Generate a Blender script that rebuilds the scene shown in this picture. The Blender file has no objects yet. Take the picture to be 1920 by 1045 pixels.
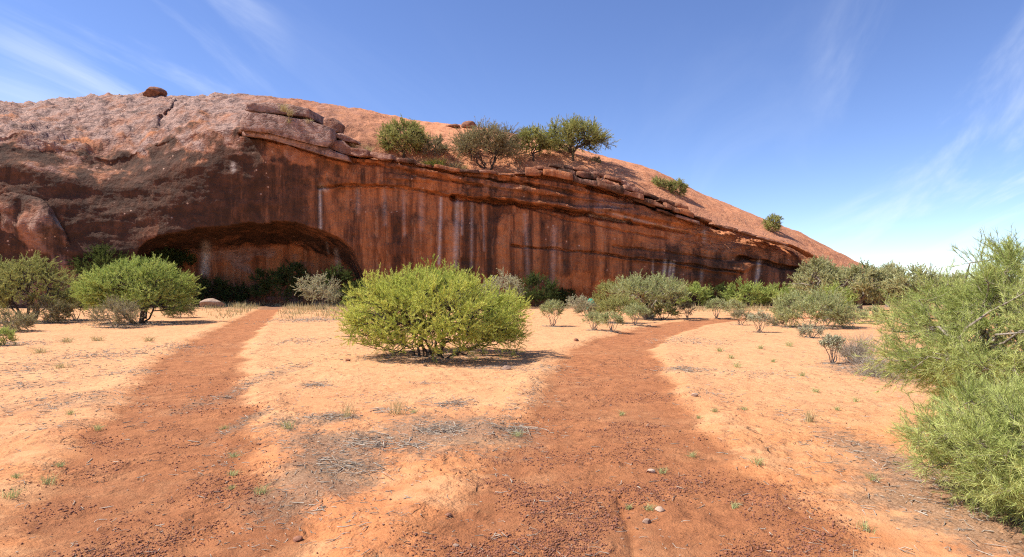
import bpy, bmesh, math, random
import numpy as np
from mathutils import Vector

# ------------------------------------------------------------------ camera, sky, sun, exposure
scene = bpy.context.scene
COL = scene.collection
F = 1144.0            # focal length in pixels of the 1920 wide photograph
H0 = 543.0            # horizon row
EYE = 1.65            # eye height, metres

cam_data = bpy.data.cameras.new('camera')
cam_data.sensor_width = 36.0
cam_data.lens = 36.0 * F / 1920.0
cam_data.shift_y = (H0 - 522.5) / 1920.0
cam_data.clip_start = 0.05
cam_data.clip_end = 8000.0
cam = bpy.data.objects.new('camera', cam_data)
cam.location = (0, 0, EYE)
cam.rotation_euler = (math.radians(90), 0, 0)
COL.objects.link(cam)
scene.camera = cam

SUN_EL = math.radians(53)
SUN_AZ = math.radians(-91)        # measured from +Y towards +X : the sun stands to the left
sun_dir = Vector((math.sin(SUN_AZ) * math.cos(SUN_EL), math.cos(SUN_AZ) * math.cos(SUN_EL), math.sin(SUN_EL)))
sun_data = bpy.data.lights.new('sun', 'SUN')
sun_data.energy = 5.0
sun_data.angle = math.radians(0.53)
sun_data.color = (1.0, 0.95, 0.87)
sun = bpy.data.objects.new('sun', sun_data)
sun.rotation_euler = sun_dir.to_track_quat('Z', 'Y').to_euler()
sun.location = (-30, 0, 40)
COL.objects.link(sun)

world = bpy.data.worlds.new('World')
scene.world = world
world.use_nodes = True
wn, wl = world.node_tree.nodes, world.node_tree.links
wn.clear()
w_out = wn.new('ShaderNodeOutputWorld')
w_bg = wn.new('ShaderNodeBackground')
w_bg.inputs['Strength'].default_value = 0.125
sky = wn.new('ShaderNodeTexSky')
sky.sky_type = 'NISHITA'
sky.sun_disc = False
sky.sun_elevation = SUN_EL
sky.sun_rotation = SUN_AZ
sky.altitude = 2200
sky.air_density = 1.0
sky.dust_density = 0.15
sky.ozone_density = 2.2
# thin cirrus : noise on the view direction, projected on a high flat layer
w_tc = wn.new('ShaderNodeTexCoord')
w_sep = wn.new('ShaderNodeSeparateXYZ')
wl.new(w_tc.outputs['Generated'], w_sep.inputs[0])


def wmath(op, a, b=None, c=None):
    n = wn.new('ShaderNodeMath')
    n.operation = op
    for i, v in enumerate((a, b, c)):
        if v is None:
            continue
        if isinstance(v, (int, float)):
            n.inputs[i].default_value = v
        else:
            wl.new(v, n.inputs[i])
    return n.outputs[0]


w_z = wmath('ADD', wmath('MAXIMUM', w_sep.outputs[2], 0.0), 0.16)
w_u = wmath('DIVIDE', w_sep.outputs[0], w_z)
w_v = wmath('DIVIDE', w_sep.outputs[1], w_z)
w_cmb = wn.new('ShaderNodeCombineXYZ')
wl.new(w_u, w_cmb.inputs[0])
wl.new(w_v, w_cmb.inputs[1])
w_rot = wn.new('ShaderNodeMapping')
w_rot.inputs['Rotation'].default_value = (0, 0, math.radians(16))
wl.new(w_cmb.outputs[0], w_rot.inputs[0])
w_map = wn.new('ShaderNodeMapping')
w_map.inputs['Scale'].default_value = (2.3, 0.5, 1)
w_map.inputs['Location'].default_value = (2.35, 0.7, 0)
wl.new(w_rot.outputs[0], w_map.inputs[0])
w_n1 = wn.new('ShaderNodeTexNoise')
w_n1.inputs['Scale'].default_value = 0.8
w_n1.inputs['Detail'].default_value = 10
w_n1.inputs['Roughness'].default_value = 0.58
w_n1.inputs['Distortion'].default_value = 0.9
wl.new(w_map.outputs[0], w_n1.inputs['Vector'])
w_rmp = wn.new('ShaderNodeMapRange')
w_rmp.interpolation_type = 'SMOOTHSTEP'
w_rmp.inputs['From Min'].default_value = 0.46
w_rmp.inputs['From Max'].default_value = 0.70
w_rmp.inputs['To Max'].default_value = 1.0
wl.new(w_n1.outputs['Fac'], w_rmp.inputs['Value'])
w_mix = wn.new('ShaderNodeMixRGB')
# cirrus gathers in a few patches of the sky
w_dir = wn.new('ShaderNodeVectorMath')
w_dir.operation = 'NORMALIZE'
wl.new(w_tc.outputs['Generated'], w_dir.inputs[0])
w_amt = 0.05
for (cx, cy, r0, amt) in ((290, 80, 11, 0.45), (-30, 170, 5, 0.25), (1820, 440, 12, 0.3), (1730, 110, 9, 0.28), (2400, 250, 20, 0.3), (-900, 100, 18, 0.3)):
    c = Vector(((cx - 960) / F, 1.0, (H0 - cy) / F)).normalized()
    dp = wn.new('ShaderNodeVectorMath')
    dp.operation = 'DOT_PRODUCT'
    wl.new(w_dir.outputs[0], dp.inputs[0])
    dp.inputs[1].default_value = c
    mr = wn.new('ShaderNodeMapRange')
    mr.interpolation_type = 'SMOOTHSTEP'
    mr.inputs['From Min'].default_value = math.cos(math.radians(r0))
    mr.inputs['From Max'].default_value = 1.0
    mr.inputs['To Max'].default_value = amt
    wl.new(dp.outputs['Value'], mr.inputs['Value'])
    w_amt = wmath('ADD', mr.outputs[0], w_amt)
w_den = wmath('MINIMUM', wmath('MULTIPLY', w_rmp.outputs[0], w_amt), 0.85)
wl.new(w_den, w_mix.inputs[0])
w_hsv = wn.new('ShaderNodeHueSaturation')
w_hsv.inputs['Hue'].default_value = 0.513
w_hsv.inputs['Saturation'].default_value = 1.1
wl.new(sky.outputs[0], w_hsv.inputs['Color'])
wl.new(w_hsv.outputs[0], w_mix.inputs[1])
w_mix.inputs[2].default_value = (5.2, 5.6, 6.3, 1)
wl.new(w_mix.outputs[0], w_bg.inputs['Color'])
wl.new(w_bg.outputs[0], w_out.inputs[0])

vs = scene.view_settings
vs.view_transform = 'Standard'
vs.look = 'None'
vs.gamma = 1.0
vs.exposure = 0.72
vs.use_curve_mapping = False
scene.render.engine = 'CYCLES'
scene.cycles.max_bounces = 8
scene.cycles.transparent_max_bounces = 4
scene.cycles.use_denoising = False
scene.cycles.pixel_filter_type = 'BLACKMAN_HARRIS'
scene.cycles.filter_width = 1.15

rng = np.random.default_rng(11)
random.seed(5)


# ------------------------------------------------------------------ helpers
def P(px, py, d):
    """photograph pixel and depth -> world point"""
    px, py, d = np.asarray(px, float), np.asarray(py, float), np.asarray(d, float)
    return np.stack(np.broadcast_arrays((px - 960.0) / F * d, d, EYE + (H0 - py) / F * d), -1)


def gdist(py):
    return EYE * F / (py - H0)


_perm = np.random.default_rng(3).permutation(256)
_perm = np.concatenate([_perm, _perm, _perm])
_grad = np.random.default_rng(4).normal(size=(256, 3))
_grad /= np.linalg.norm(_grad, axis=1)[:, None]


def noise(p):
    """3-D gradient noise, roughly -0.7..0.7, p (...,3)"""
    p = np.asarray(p, float)
    i = np.floor(p).astype(int)
    f = p - i
    i &= 255
    u = f * f * f * (f * (f * 6 - 15) + 10)
    r = 0
    for dx in (0, 1):
        for dy in (0, 1):
            for dz in (0, 1):
                h = _perm[_perm[_perm[i[..., 0] + dx] + i[..., 1] + dy] + i[..., 2] + dz]
                g = _grad[h]
                dot = g[..., 0] * (f[..., 0] - dx) + g[..., 1] * (f[..., 1] - dy) + g[..., 2] * (f[..., 2] - dz)
                w = (u[..., 0] if dx else 1 - u[..., 0]) * (u[..., 1] if dy else 1 - u[..., 1]) * (u[..., 2] if dz else 1 - u[..., 2])
                r = r + w * dot
    return r


def fbm(p, octaves=4, gain=0.5):
    p = np.asarray(p, float)
    a, r = 1.0, 0
    for k in range(octaves):
        r = r + a * noise(p + 17.3 * k)
        p = p * 2.03
        a *= gain
    return r


def sstep(a, b, x):
    t = np.clip((x - a) / (b - a), 0, 1)
    return t * t * (3 - 2 * t)


def mesh_obj(name, V, faces, mat, parent=None, smooth=False, attrs=None, colors=None):
    """faces: list of int arrays, each (n,3) or (n,4)"""
    if isinstance(faces, np.ndarray):
        faces = [faces]
    faces = [f for f in faces if len(f)]
    me = bpy.data.meshes.new(name)
    V = np.ascontiguousarray(V, dtype=np.float32)
    me.vertices.add(len(V))
    me.vertices.foreach_set('co', V.ravel())
    loops = np.concatenate([f.ravel() for f in faces]).astype(np.int32)
    sizes = np.concatenate([np.full(len(f), f.shape[1]) for f in faces])
    starts = np.concatenate([[0], np.cumsum(sizes)[:-1]]).astype(np.int32)
    me.loops.add(len(loops))
    me.loops.foreach_set('vertex_index', loops)
    me.polygons.add(len(sizes))
    me.polygons.foreach_set('loop_start', starts)
    if smooth:
        me.polygons.foreach_set('use_smooth', np.ones(len(sizes), dtype=bool))
    for k, v in (attrs or {}).items():
        a = me.attributes.new(k, 'FLOAT', 'POINT')
        a.data.foreach_set('value', np.ascontiguousarray(v, dtype=np.float32))
    for k, v in (colors or {}).items():
        a = me.attributes.new(k, 'FLOAT_COLOR', 'POINT')
        c = np.ones((len(V), 4), dtype=np.float32)
        c[:, :3] = v
        a.data.foreach_set('color', c.ravel())
    me.update(calc_edges=True)
    me.validate()
    if mat:
        me.materials.append(mat)
    o = bpy.data.objects.new(name, me)
    COL.objects.link(o)
    if parent:
        o.parent = parent
    return o


def tag(o, label=None, cat=None, group=None, kind=None):
    if label:
        o['label'] = label
    if cat:
        o['category'] = cat
    if group:
        o['group'] = group
    if kind:
        o['kind'] = kind
    return o


def empty(name, loc):
    o = bpy.data.objects.new(name, None)
    o.location = loc
    o.empty_display_size = 0.2
    COL.objects.link(o)
    return o


def grid_faces(nr, nc):
    i = np.arange((nr - 1) * (nc - 1))
    r, c = i // (nc - 1), i % (nc - 1)
    a = r * nc + c
    return np.stack([a, a + 1, a + nc + 1, a + nc], 1)


# ------------------------------------------------------------------ material helpers
class NT:
    def __init__(self, name):
        self.m = bpy.data.materials.new(name)
        self.m.use_nodes = True
        self.n, self.l = self.m.node_tree.nodes, self.m.node_tree.links
        self.n.clear()
        self.out = self.n.new('ShaderNodeOutputMaterial')

    def put(self, sock, v):
        if hasattr(v, 'is_output') or isinstance(v, bpy.types.NodeSocket):
            self.l.new(v, sock)
        elif isinstance(v, (tuple, list)) and len(v) == 3 and sock.type == 'RGBA':
            sock.default_value = (*v, 1)
        else:
            sock.default_value = v

    def node(self, t, ins=None, **kw):
        n = self.n.new(t)
        for k, v in kw.items():
            setattr(n, k, v)
        for k, v in (ins or {}).items():
            self.put(n.inputs[k], v)
        return n

    def math(self, op, a, b=0.0, clamp=False):
        n = self.node('ShaderNodeMath', {0: a, 1: b}, operation=op)
        n.use_clamp = clamp
        return n.outputs[0]

    def mix(self, f, a, b, mode='MIX'):
        n = self.node('ShaderNodeMixRGB', {0: f, 1: a, 2: b}, blend_type=mode)
        return n.outputs[0]

    def noise(self, vec, scale, detail=4, rough=0.55, dist=0.0):
        n = self.node('ShaderNodeTexNoise', {'Scale': scale, 'Detail': detail, 'Roughness': rough, 'Distortion': dist})
        if vec is not None:
            self.l.new(vec, n.inputs['Vector'])
        return n.outputs['Fac']

    def ramp(self, v, a, b, lo=0.0, hi=1.0):
        n = self.node('ShaderNodeMapRange', {'Value': v, 'From Min': a, 'From Max': b, 'To Min': lo, 'To Max': hi})
        n.interpolation_type = 'SMOOTHSTEP'
        return n.outputs[0]

    def attr(self, name):
        return self.node('ShaderNodeAttribute', attribute_name=name)

    def scaled(self, vec, s):
        n = self.node('ShaderNodeMapping', {'Scale': s})
        self.l.new(vec, n.inputs[0])
        return n.outputs[0]

    def surf(self, s):
        self.l.new(s, self.out.inputs['Surface'])
        return self.m


def rock_material():
    t = NT('weathered_rock')
    pos = t.node('ShaderNodeNewGeometry').outputs['Position']
    at = t.attr('stain')
    sep = t.node('ShaderNodeSeparateColor')
    t.l.new(at.outputs['Color'], sep.inputs[0])
    varn_shade, pale, white = sep.outputs[0], sep.outputs[1], sep.outputs[2]
    big = t.noise(pos, 0.22, 5, 0.6)
    mid = t.noise(pos, 1.1, 7, 0.66)
    blot = t.noise(t.scaled(pos, (1, 1, 0.6)), 0.42, 7, 0.70)
    fine = t.noise(pos, 4.2, 6, 0.72)
    streak = t.noise(t.scaled(pos, (1.0, 1.0, 0.055)), 0.62, 7, 0.70, 0.35)
    streak2 = t.noise(t.scaled(pos, (2.6, 2.6, 0.10)), 1.0, 6, 0.68, 0.3)
    col = t.mix(t.ramp(streak, 0.38, 0.60), (0.52, 0.19, 0.070), (0.29, 0.090, 0.032))
    col = t.mix(t.math('MULTIPLY', t.ramp(big, 0.45, 0.65), 0.6), col, (0.42, 0.165, 0.075))
    col = t.mix(t.math('MULTIPLY', t.ramp(mid, 0.46, 0.66), 0.45), col, (0.24, 0.086, 0.043))
    col = t.mix(t.math('MULTIPLY', t.ramp(streak2, 0.54, 0.64), 0.6), col, (0.56, 0.26, 0.13))
    palecol = t.mix(t.ramp(mid, 0.40, 0.60), (0.145, 0.088, 0.072), (0.36, 0.225, 0.175))
    palecol = t.mix(t.math('MULTIPLY', t.ramp(fine, 0.5, 0.66), 0.6), palecol, (0.50, 0.34, 0.27))
    col = t.mix(t.math('MULTIPLY', pale, t.ramp(blot, 0.32, 0.55, 0.5, 1.0)), col, palecol)
    # brighter orange painted where sunlight falls on the dome and rough face
    sunlit_col = t.mix(t.ramp(mid, 0.38, 0.62), (0.62, 0.275, 0.135), (0.47, 0.185, 0.085))
    sunlit_col = t.mix(t.math('MULTIPLY', t.ramp(fine, 0.52, 0.66), 0.5), sunlit_col, (0.33, 0.125, 0.062))
    col = t.mix(t.math('MULTIPLY', t.attr('bare').outputs['Fac'], 0.9), col, sunlit_col)  # 'bare' is the painted sunlight mask
    # desert varnish in streaks and blotches, plus shade painted on the cave ceiling
    cov = t.math('MULTIPLY', varn_shade, 0.30)
    v_a = t.ramp(t.math('ADD', streak, cov), 0.56, 0.80)
    v_b = t.ramp(t.math('ADD', blot, cov), 0.60, 0.84)
    v_c = t.ramp(t.math('ADD', streak2, cov), 0.70, 0.86)
    vm = t.math('MAXIMUM', v_a, t.math('MULTIPLY', v_b, 0.95))
    vm = t.math('MAXIMUM', vm, t.math('MULTIPLY', v_c, 0.5))
    vm = t.math('MULTIPLY', vm, t.ramp(varn_shade, 0.02, 0.35))
    vm = t.math('MULTIPLY', vm, t.ramp(mid, 0.40, 0.70, 1.0, 0.72))
    col = t.mix(t.math('MULTIPLY', t.ramp(varn_shade, 0.55, 0.95), 0.5), col, (0.23, 0.105, 0.070))
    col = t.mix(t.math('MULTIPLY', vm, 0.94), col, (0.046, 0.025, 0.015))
    wmk = t.math('MULTIPLY', t.math('MULTIPLY', white, 1.25), t.ramp(fine, 0.3, 0.6, 1.0, 0.45), True)
    col = t.mix(wmk, col, (0.70, 0.58, 0.49))
    # scattered pale chipped spots
    vor = t.node('ShaderNodeTexVoronoi', {'Scale': 1.9, 'Randomness': 1.0})
    t.l.new(pos, vor.inputs['Vector'])
    spot = t.math('MULTIPLY', t.ramp(vor.outputs['Distance'], 0.20, 0.12), t.ramp(big, 0.50, 0.56))
    spot = t.math('MULTIPLY', spot, t.ramp(mid, 0.50, 0.56))
    col = t.mix(t.math('MULTIPLY', spot, 0.85), col, (0.60, 0.38, 0.26))
    # relief
    flake = t.node('ShaderNodeTexVoronoi', {'Scale': 1.5}, feature='DISTANCE_TO_EDGE')
    t.l.new(t.node('ShaderNodeVectorMath', {0: t.scaled(pos, (0.8, 1.0, 1.7)), 1: t.node('ShaderNodeTexNoise', {'Scale': 1.4, 'Detail': 3}).outputs['Color']}, operation='ADD').outputs[0], flake.inputs['Vector'])
    fl = t.math('MULTIPLY', t.ramp(flake.outputs['Distance'], 0.0, 0.12), t.math('MULTIPLY', pale, 0.8))
    hgt = t.math('ADD', t.math('MULTIPLY', mid, 0.9), t.math('MULTIPLY', fine, 0.34))
    hgt = t.math('ADD', hgt, t.math('MULTIPLY', fl, 0.22))
    bump = t.node('ShaderNodeBump', {'Strength': 0.9, 'Distance': 0.32, 'Height': hgt})
    b = t.node('ShaderNodeBsdfPrincipled', {'Base Color': col, 'Roughness': 0.88, 'Normal': bump.outputs[0]})
    b.inputs['Specular IOR Level'].default_value = 0.2
    return t.surf(b.outputs[0])


def ground_material():
    t = NT('red_sand')
    pos = t.node('ShaderNodeNewGeometry').outputs['Position']
    at = t.attr('cover')
    sep = t.node('ShaderNodeSeparateColor')
    t.l.new(at.outputs['Color'], sep.inputs[0])
    path, litter, pale = sep.outputs[0], sep.outputs[1], sep.outputs[2]
    big = t.noise(pos, 0.16, 5, 0.6)
    mid = t.noise(pos, 0.9, 6, 0.65)
    pat = t.noise(pos, 2.6, 6, 0.72)
    fine = t.noise(pos, 11.0, 6, 0.75)
    grit = t.noise(pos, 60.0, 4, 0.75)
    col = t.mix(t.ramp(big, 0.34, 0.66), (0.50, 0.185, 0.070), (0.56, 0.245, 0.098))
    col = t.mix(t.math('MULTIPLY', pale, t.ramp(pat, 0.25, 0.6, 0.45, 1.0)), col, (0.60, 0.315, 0.150))
    col = t.mix(t.math('MULTIPLY', t.ramp(pat, 0.5, 0.7), 0.6), col, (0.47, 0.165, 0.062))
    col = t.mix(t.math('MULTIPLY', t.ramp(fine, 0.54, 0.68), 0.55), col, (0.33, 0.135, 0.065))
    col = t.mix(t.math('MULTIPLY', t.ramp(fine, 0.46, 0.34), 0.3), col, (0.62, 0.33, 0.16))
    crust = t.noise(pos, 4.5, 8, 0.78)
    drift = t.noise(t.scaled(pos, (1, 1.6, 1)), 0.45, 5, 0.65)
    col = t.mix(t.math('MULTIPLY', t.ramp(drift, 0.47, 0.60), 0.7), col, (0.60, 0.315, 0.150))
    col = t.mix(t.math('MULTIPLY', t.math('MULTIPLY', t.ramp(crust, 0.54, 0.64), t.ramp(drift, 0.58, 0.44)), 0.6), col, (0.30, 0.16, 0.09))
    col = t.mix(t.math('MULTIPLY', t.ramp(crust, 0.55, 0.66), 0.35), col, (0.36, 0.15, 0.07))
    # path : compacted red gravel, patchy
    wig = t.math('ADD', t.math('MULTIPLY', t.math('SUBTRACT', mid, 0.5), 1.1), t.math('MULTIPLY', t.math('SUBTRACT', fine, 0.5), 0.9))
    pm = t.ramp(t.math('ADD', path, wig), 0.25, 0.85)
    pcol = t.mix(t.ramp(fine, 0.35, 0.65), (0.245, 0.090, 0.037), (0.395, 0.150, 0.062))
    pcol = t.mix(t.math('MULTIPLY', t.ramp(grit, 0.53, 0.64), 0.6), pcol, (0.17, 0.068, 0.045))
    pcol = t.mix(t.math('MULTIPLY', t.ramp(pat, 0.50, 0.64), 0.65), pcol, (0.44, 0.175, 0.074))
    pcol = t.mix(t.math('MULTIPLY', t.ramp(path, 0.75, 1.0), t.ramp(crust, 0.40, 0.60, 0.45, 0.05)), pcol, (0.41, 0.165, 0.074))
    col = t.mix(t.math('MULTIPLY', pm, t.ramp(pat, 0.40, 0.62, 0.92, 0.66)), col, pcol)
    # leaf litter and crust
    lw = t.math('ADD', t.math('MULTIPLY', t.math('SUBTRACT', fine, 0.5), 1.6), t.math('MULTIPLY', t.math('SUBTRACT', pat, 0.5), 1.2))
    lm = t.ramp(t.math('ADD', litter, lw), 0.35, 0.95)
    lcol = t.mix(t.ramp(grit, 0.4, 0.6), (0.13, 0.075, 0.045), (0.33, 0.215, 0.135))
    col = t.mix(t.math('MULTIPLY', lm, 0.8), col, lcol)
    col = t.mix(t.math('MULTIPLY', t.ramp(grit, 0.60, 0.70), 0.5), col, (0.25, 0.10, 0.055))
    hgt = t.math('ADD', t.math('MULTIPLY', fine, 0.5), t.math('MULTIPLY', grit, t.math('ADD', t.math('MULTIPLY', pm, 0.35), 0.12)))
    # trampled dimples in the loose sand
    wv = t.node('ShaderNodeVectorMath', {0: pos, 1: t.node('ShaderNodeTexNoise', {'Scale': 3.0, 'Detail': 3}).outputs['Color']}, operation='ADD').outputs[0]
    dim = t.node('ShaderNodeTexVoronoi', {'Scale': 3.2}, feature='F1')
    t.l.new(wv, dim.inputs['Vector'])
    hgt = t.math('ADD', hgt, t.math('MULTIPLY', t.ramp(dim.outputs['Distance'], 0.05, 0.45), t.ramp(mid, 0.42, 0.6, 0.0, 0.9)))
    bump = t.node('ShaderNodeBump', {'Strength': 0.85, 'Distance': 0.055, 'Height': hgt})
    b = t.node('ShaderNodeBsdfPrincipled', {'Base Color': col, 'Roughness': 0.95, 'Normal': bump.outputs[0]})
    b.inputs['Specular IOR Level'].default_value = 0.1
    return t.surf(b.outputs[0])


def leaf_material(name, ca, cb, trans=0.35):
    t = NT(name)
    tint = t.attr('tint').outputs['Fac']
    col = t.mix(tint, ca, cb)
    d = t.node('ShaderNodeBsdfDiffuse', {'Color': col})
    tr = t.node('ShaderNodeBsdfTranslucent', {'Color': t.mix(0.25, col, (0.5, 0.55, 0.12))})
    m = t.node('ShaderNodeMixShader', {0: trans})
    t.l.new(d.outputs[0], m.inputs[1])
    t.l.new(tr.outputs[0], m.inputs[2])
    return t.surf(m.outputs[0])


def plain_material(name, ca, cb, scale=8.0, rough=0.9, bump=0.3):
    t = NT(name)
    pos = t.node('ShaderNodeNewGeometry').outputs['Position']
    n = t.noise(pos, scale, 5, 0.65)
    col = t.mix(t.ramp(n, 0.35, 0.65), ca, cb)
    bp = t.node('ShaderNodeBump', {'Strength': bump, 'Distance': 0.05, 'Height': n})
    b = t.node('ShaderNodeBsdfPrincipled', {'Base Color': col, 'Roughness': rough, 'Normal': bp.outputs[0]})
    b.inputs['Specular IOR Level'].default_value = 0.2
    return t.surf(b.outputs[0])


M_ROCK = rock_material()
M_GROUND = ground_material()
M_PEBBLE = plain_material('gravel_stone', (0.13, 0.055, 0.04), (0.36, 0.15, 0.085), 40.0)
M_PALESTONE = plain_material('pale_stone', (0.30, 0.19, 0.13), (0.46, 0.33, 0.24), 9.0)
M_GREYSTONE = plain_material('grey_stone', (0.22, 0.13, 0.09), (0.36, 0.24, 0.17), 14.0)
M_BOULDER = plain_material('dark_boulder', (0.16, 0.075, 0.05), (0.34, 0.15, 0.085), 2.5, 0.9, 0.6)
M_BARK = plain_material('dark_bark', (0.045, 0.032, 0.025), (0.10, 0.075, 0.058), 20.0)
M_BARKG = plain_material('grey_bark', (0.20, 0.16, 0.12), (0.36, 0.30, 0.23), 20.0)
M_DEAD = plain_material('dead_wood', (0.22, 0.17, 0.125), (0.50, 0.41, 0.31), 7.0)
M_TARP = plain_material('teal_cloth', (0.02, 0.22, 0.14), (0.03, 0.30, 0.19), 8.0, 0.6)
L_LIME = leaf_material('lime_needles', (0.4, 0.46, 0.085), (0.76, 0.75, 0.18), 0.28)
L_FRESH = leaf_material('fresh_needles', (0.27, 0.34, 0.08), (0.56, 0.61, 0.18), 0.28)
L_RIGHT = leaf_material('grass_green_needles', (0.26, 0.32, 0.085), (0.62, 0.64, 0.22), 0.28)
L_OLIVE = leaf_material('olive_leaves', (0.26, 0.26, 0.085), (0.48, 0.47, 0.17), 0.3)
L_GREY = leaf_material('grey_green_leaves', (0.31, 0.33, 0.14), (0.56, 0.57, 0.27), 0.3)
L_SILVER = leaf_material('silver_leaves', (0.36, 0.345, 0.2), (0.55, 0.52, 0.33), 0.25)
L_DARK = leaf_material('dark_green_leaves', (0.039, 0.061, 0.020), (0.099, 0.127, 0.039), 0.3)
L_TAN = leaf_material('tan_leaves', (0.22, 0.185, 0.1), (0.4, 0.335, 0.18), 0.25)
L_PALE = leaf_material('pale_tree_leaves', (0.33, 0.33, 0.15), (0.60, 0.58, 0.30), 0.25)
L_STRAW = leaf_material('straw', (0.420, 0.320, 0.160), (0.600, 0.500, 0.280), 0.25)
L_DEADGRASS = leaf_material('dead_grey_grass', (0.270, 0.230, 0.180), (0.460, 0.400, 0.320), 0.2)

# ------------------------------------------------------------------ ground with the two paths
PATH_A = np.array([(-1.6, 1.2), (-2.35, 3.8), (-4.1, 7.35), (-6.2, 12), (-8.6, 17.6), (-14, 33), (-20.6, 52), (-22.5, 58)])
PATH_B = np.array([(0.2, 1.0), (0.65, 3.76), (0.8, 5.3), (1.15, 7.35), (1.9, 12), (3.0, 17.6), (5.9, 24.5), (9.2, 30.5), (13, 33.6), (20, 36), (34, 40)])


def seg_dist(xy, line):
    best = np.full(xy.shape[:-1], 1e9)
    for a, b in zip(line[:-1], line[1:]):
        ab = b - a
        t = np.clip(((xy - a) @ ab) / (ab @ ab), 0, 1)
        best = np.minimum(best, np.linalg.norm(xy - (a + t[..., None] * ab), axis=-1))
    return best


def smooth_line(line, n=8):
    out = []
    pts = np.vstack([2 * line[0] - line[1], line, 2 * line[-1] - line[-2]])
    for i in range(1, len(pts) - 2):
        p0, p1, p2, p3 = pts[i - 1:i + 3]
        for k in range(n):
            t = k / n
            out.append(0.5 * (2 * p1 + (p2 - p0) * t + (2 * p0 - 5 * p1 + 4 * p2 - p3) * t * t + (3 * p1 - p0 - 3 * p2 + p3) * t ** 3))
    out.append(line[-1])
    return np.array(out)


RUT = np.array([((px_ - 960) / F * gdist(py_), gdist(py_)) for px_, py_ in ((1160, 925), (1172, 965), (1184, 1000), (1192, 1060), (1200, 1150))])
PATH_A, PATH_B = smooth_line(PATH_A, 5), smooth_line(PATH_B, 5)


def ground_fields(xy):
    xyz = np.concatenate([xy, np.zeros(xy.shape[:-1] + (1,))], -1)
    wob = fbm(xyz * 0.8, 3) * 0.35
    da, db_ = seg_dist(xy, PATH_A) + wob, seg_dist(xy, PATH_B) + wob
    near = sstep(8, 3, xy[..., 1])
    pa = 1 - sstep(0.5, 1.2, da - 0.05 * near)
    pb = 1 - sstep(0.75, 1.4, db_ - near * (0.05 + 0.4 * sstep(.6, 1.6, xy[..., 0])))
    return pa, pb, da, db_


def gz(xy):
    xy = np.asarray(xy, float)
    xyz = np.concatenate([xy, np.zeros(xy.shape[:-1] + (1,))], -1)
    pa, pb, da, db_ = ground_fields(xy)
    r = np.linalg.norm(xy, axis=-1)
    h = 0.05 * fbm(xyz * 0.35, 3) + 0.018 * fbm(xyz * 2.1 + 5, 3)
    h = h + 0.022 * fbm(xyz * 5.5 + 15, 3) * np.clip(1.4 - r / 14, 0, 1) + 0.02 * np.maximum(pa, pb) * fbm(xyz * 1.4 + 3, 2)
    rut = seg_dist(xy, RUT) + .05 * noise(xyz * 6)
    h = h - 0.03 * np.exp(-(rut / .02) ** 2) - 0.015 * np.exp(-(rut / .09) ** 2)
    h = h - 0.035 * np.maximum(pa, pb) + 0.045 * np.exp(-((da - 1.15) / 0.25) ** 2) + 0.045 * np.exp(-((db_ - 1.4) / 0.25) ** 2)
    return h * np.clip(1.0 - (r - 60) / 60, 0, 1)


def gz1(x, y):
    return float(gz(np.array([[x, y]]))[0])


LITTER = []    # (x, y, rx, ry, strength), filled by the plants as well


def litter_px(px, py, wx, wy, s):
    d = gdist(py)
    d0, d1 = gdist(py + wy), gdist(max(py - wy, H0 + 6))
    LITTER.append(((px - 960) / F * d, d, 1.3 * wx / F * d, 1.3 * (d1 - d0) / 2, min(1.0, s * 1.2)))


for a in [(625, 880, 90, 70, .85), (640, 830, 110, 28, .8), (850, 812, 150, 36, .8), (540, 800, 60, 18, .6), (625, 783, 42, 10, .8),
          (470, 720, 30, 45, .55), (460, 790, 28, 30, .6), (860, 757, 45, 14, .5), (590, 720, 30, 6, .6), (110, 760, 120, 22, .5),
          (60, 690, 110, 14, .4), (200, 665, 130, 10, .4), (1750, 900, 70, 110, .8), (1830, 960, 160, 120, .8), (1280, 695, 40, 7, .6),
          (1640, 700, 60, 20, .7), (60, 720, 90, 9, .5), (170, 745, 60, 9, .5), (240, 700, 60, 8, .45), (30, 645, 60, 6, .45), (330, 650, 50, 6, .4), (120, 800, 50, 10, .5), (690, 745, 60, 10, .35), (1000, 740, 35, 22, .45), (1330, 740, 60, 12, .35), (1480, 780, 70, 14, .35), (1420, 700, 80, 9, .35), (1560, 840, 60, 18, .3), (1300, 640, 60, 6, .4), (560, 640, 50, 6, .35), (590, 600, 70, 4, .5), (1010, 690, 50, 8, .5), (560, 950, 70, 60, .5), (700, 960, 60, 60, .3), (430, 850, 30, 60, .4), (960, 800, 40, 30, .4)]:
    litter_px(*a)


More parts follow.
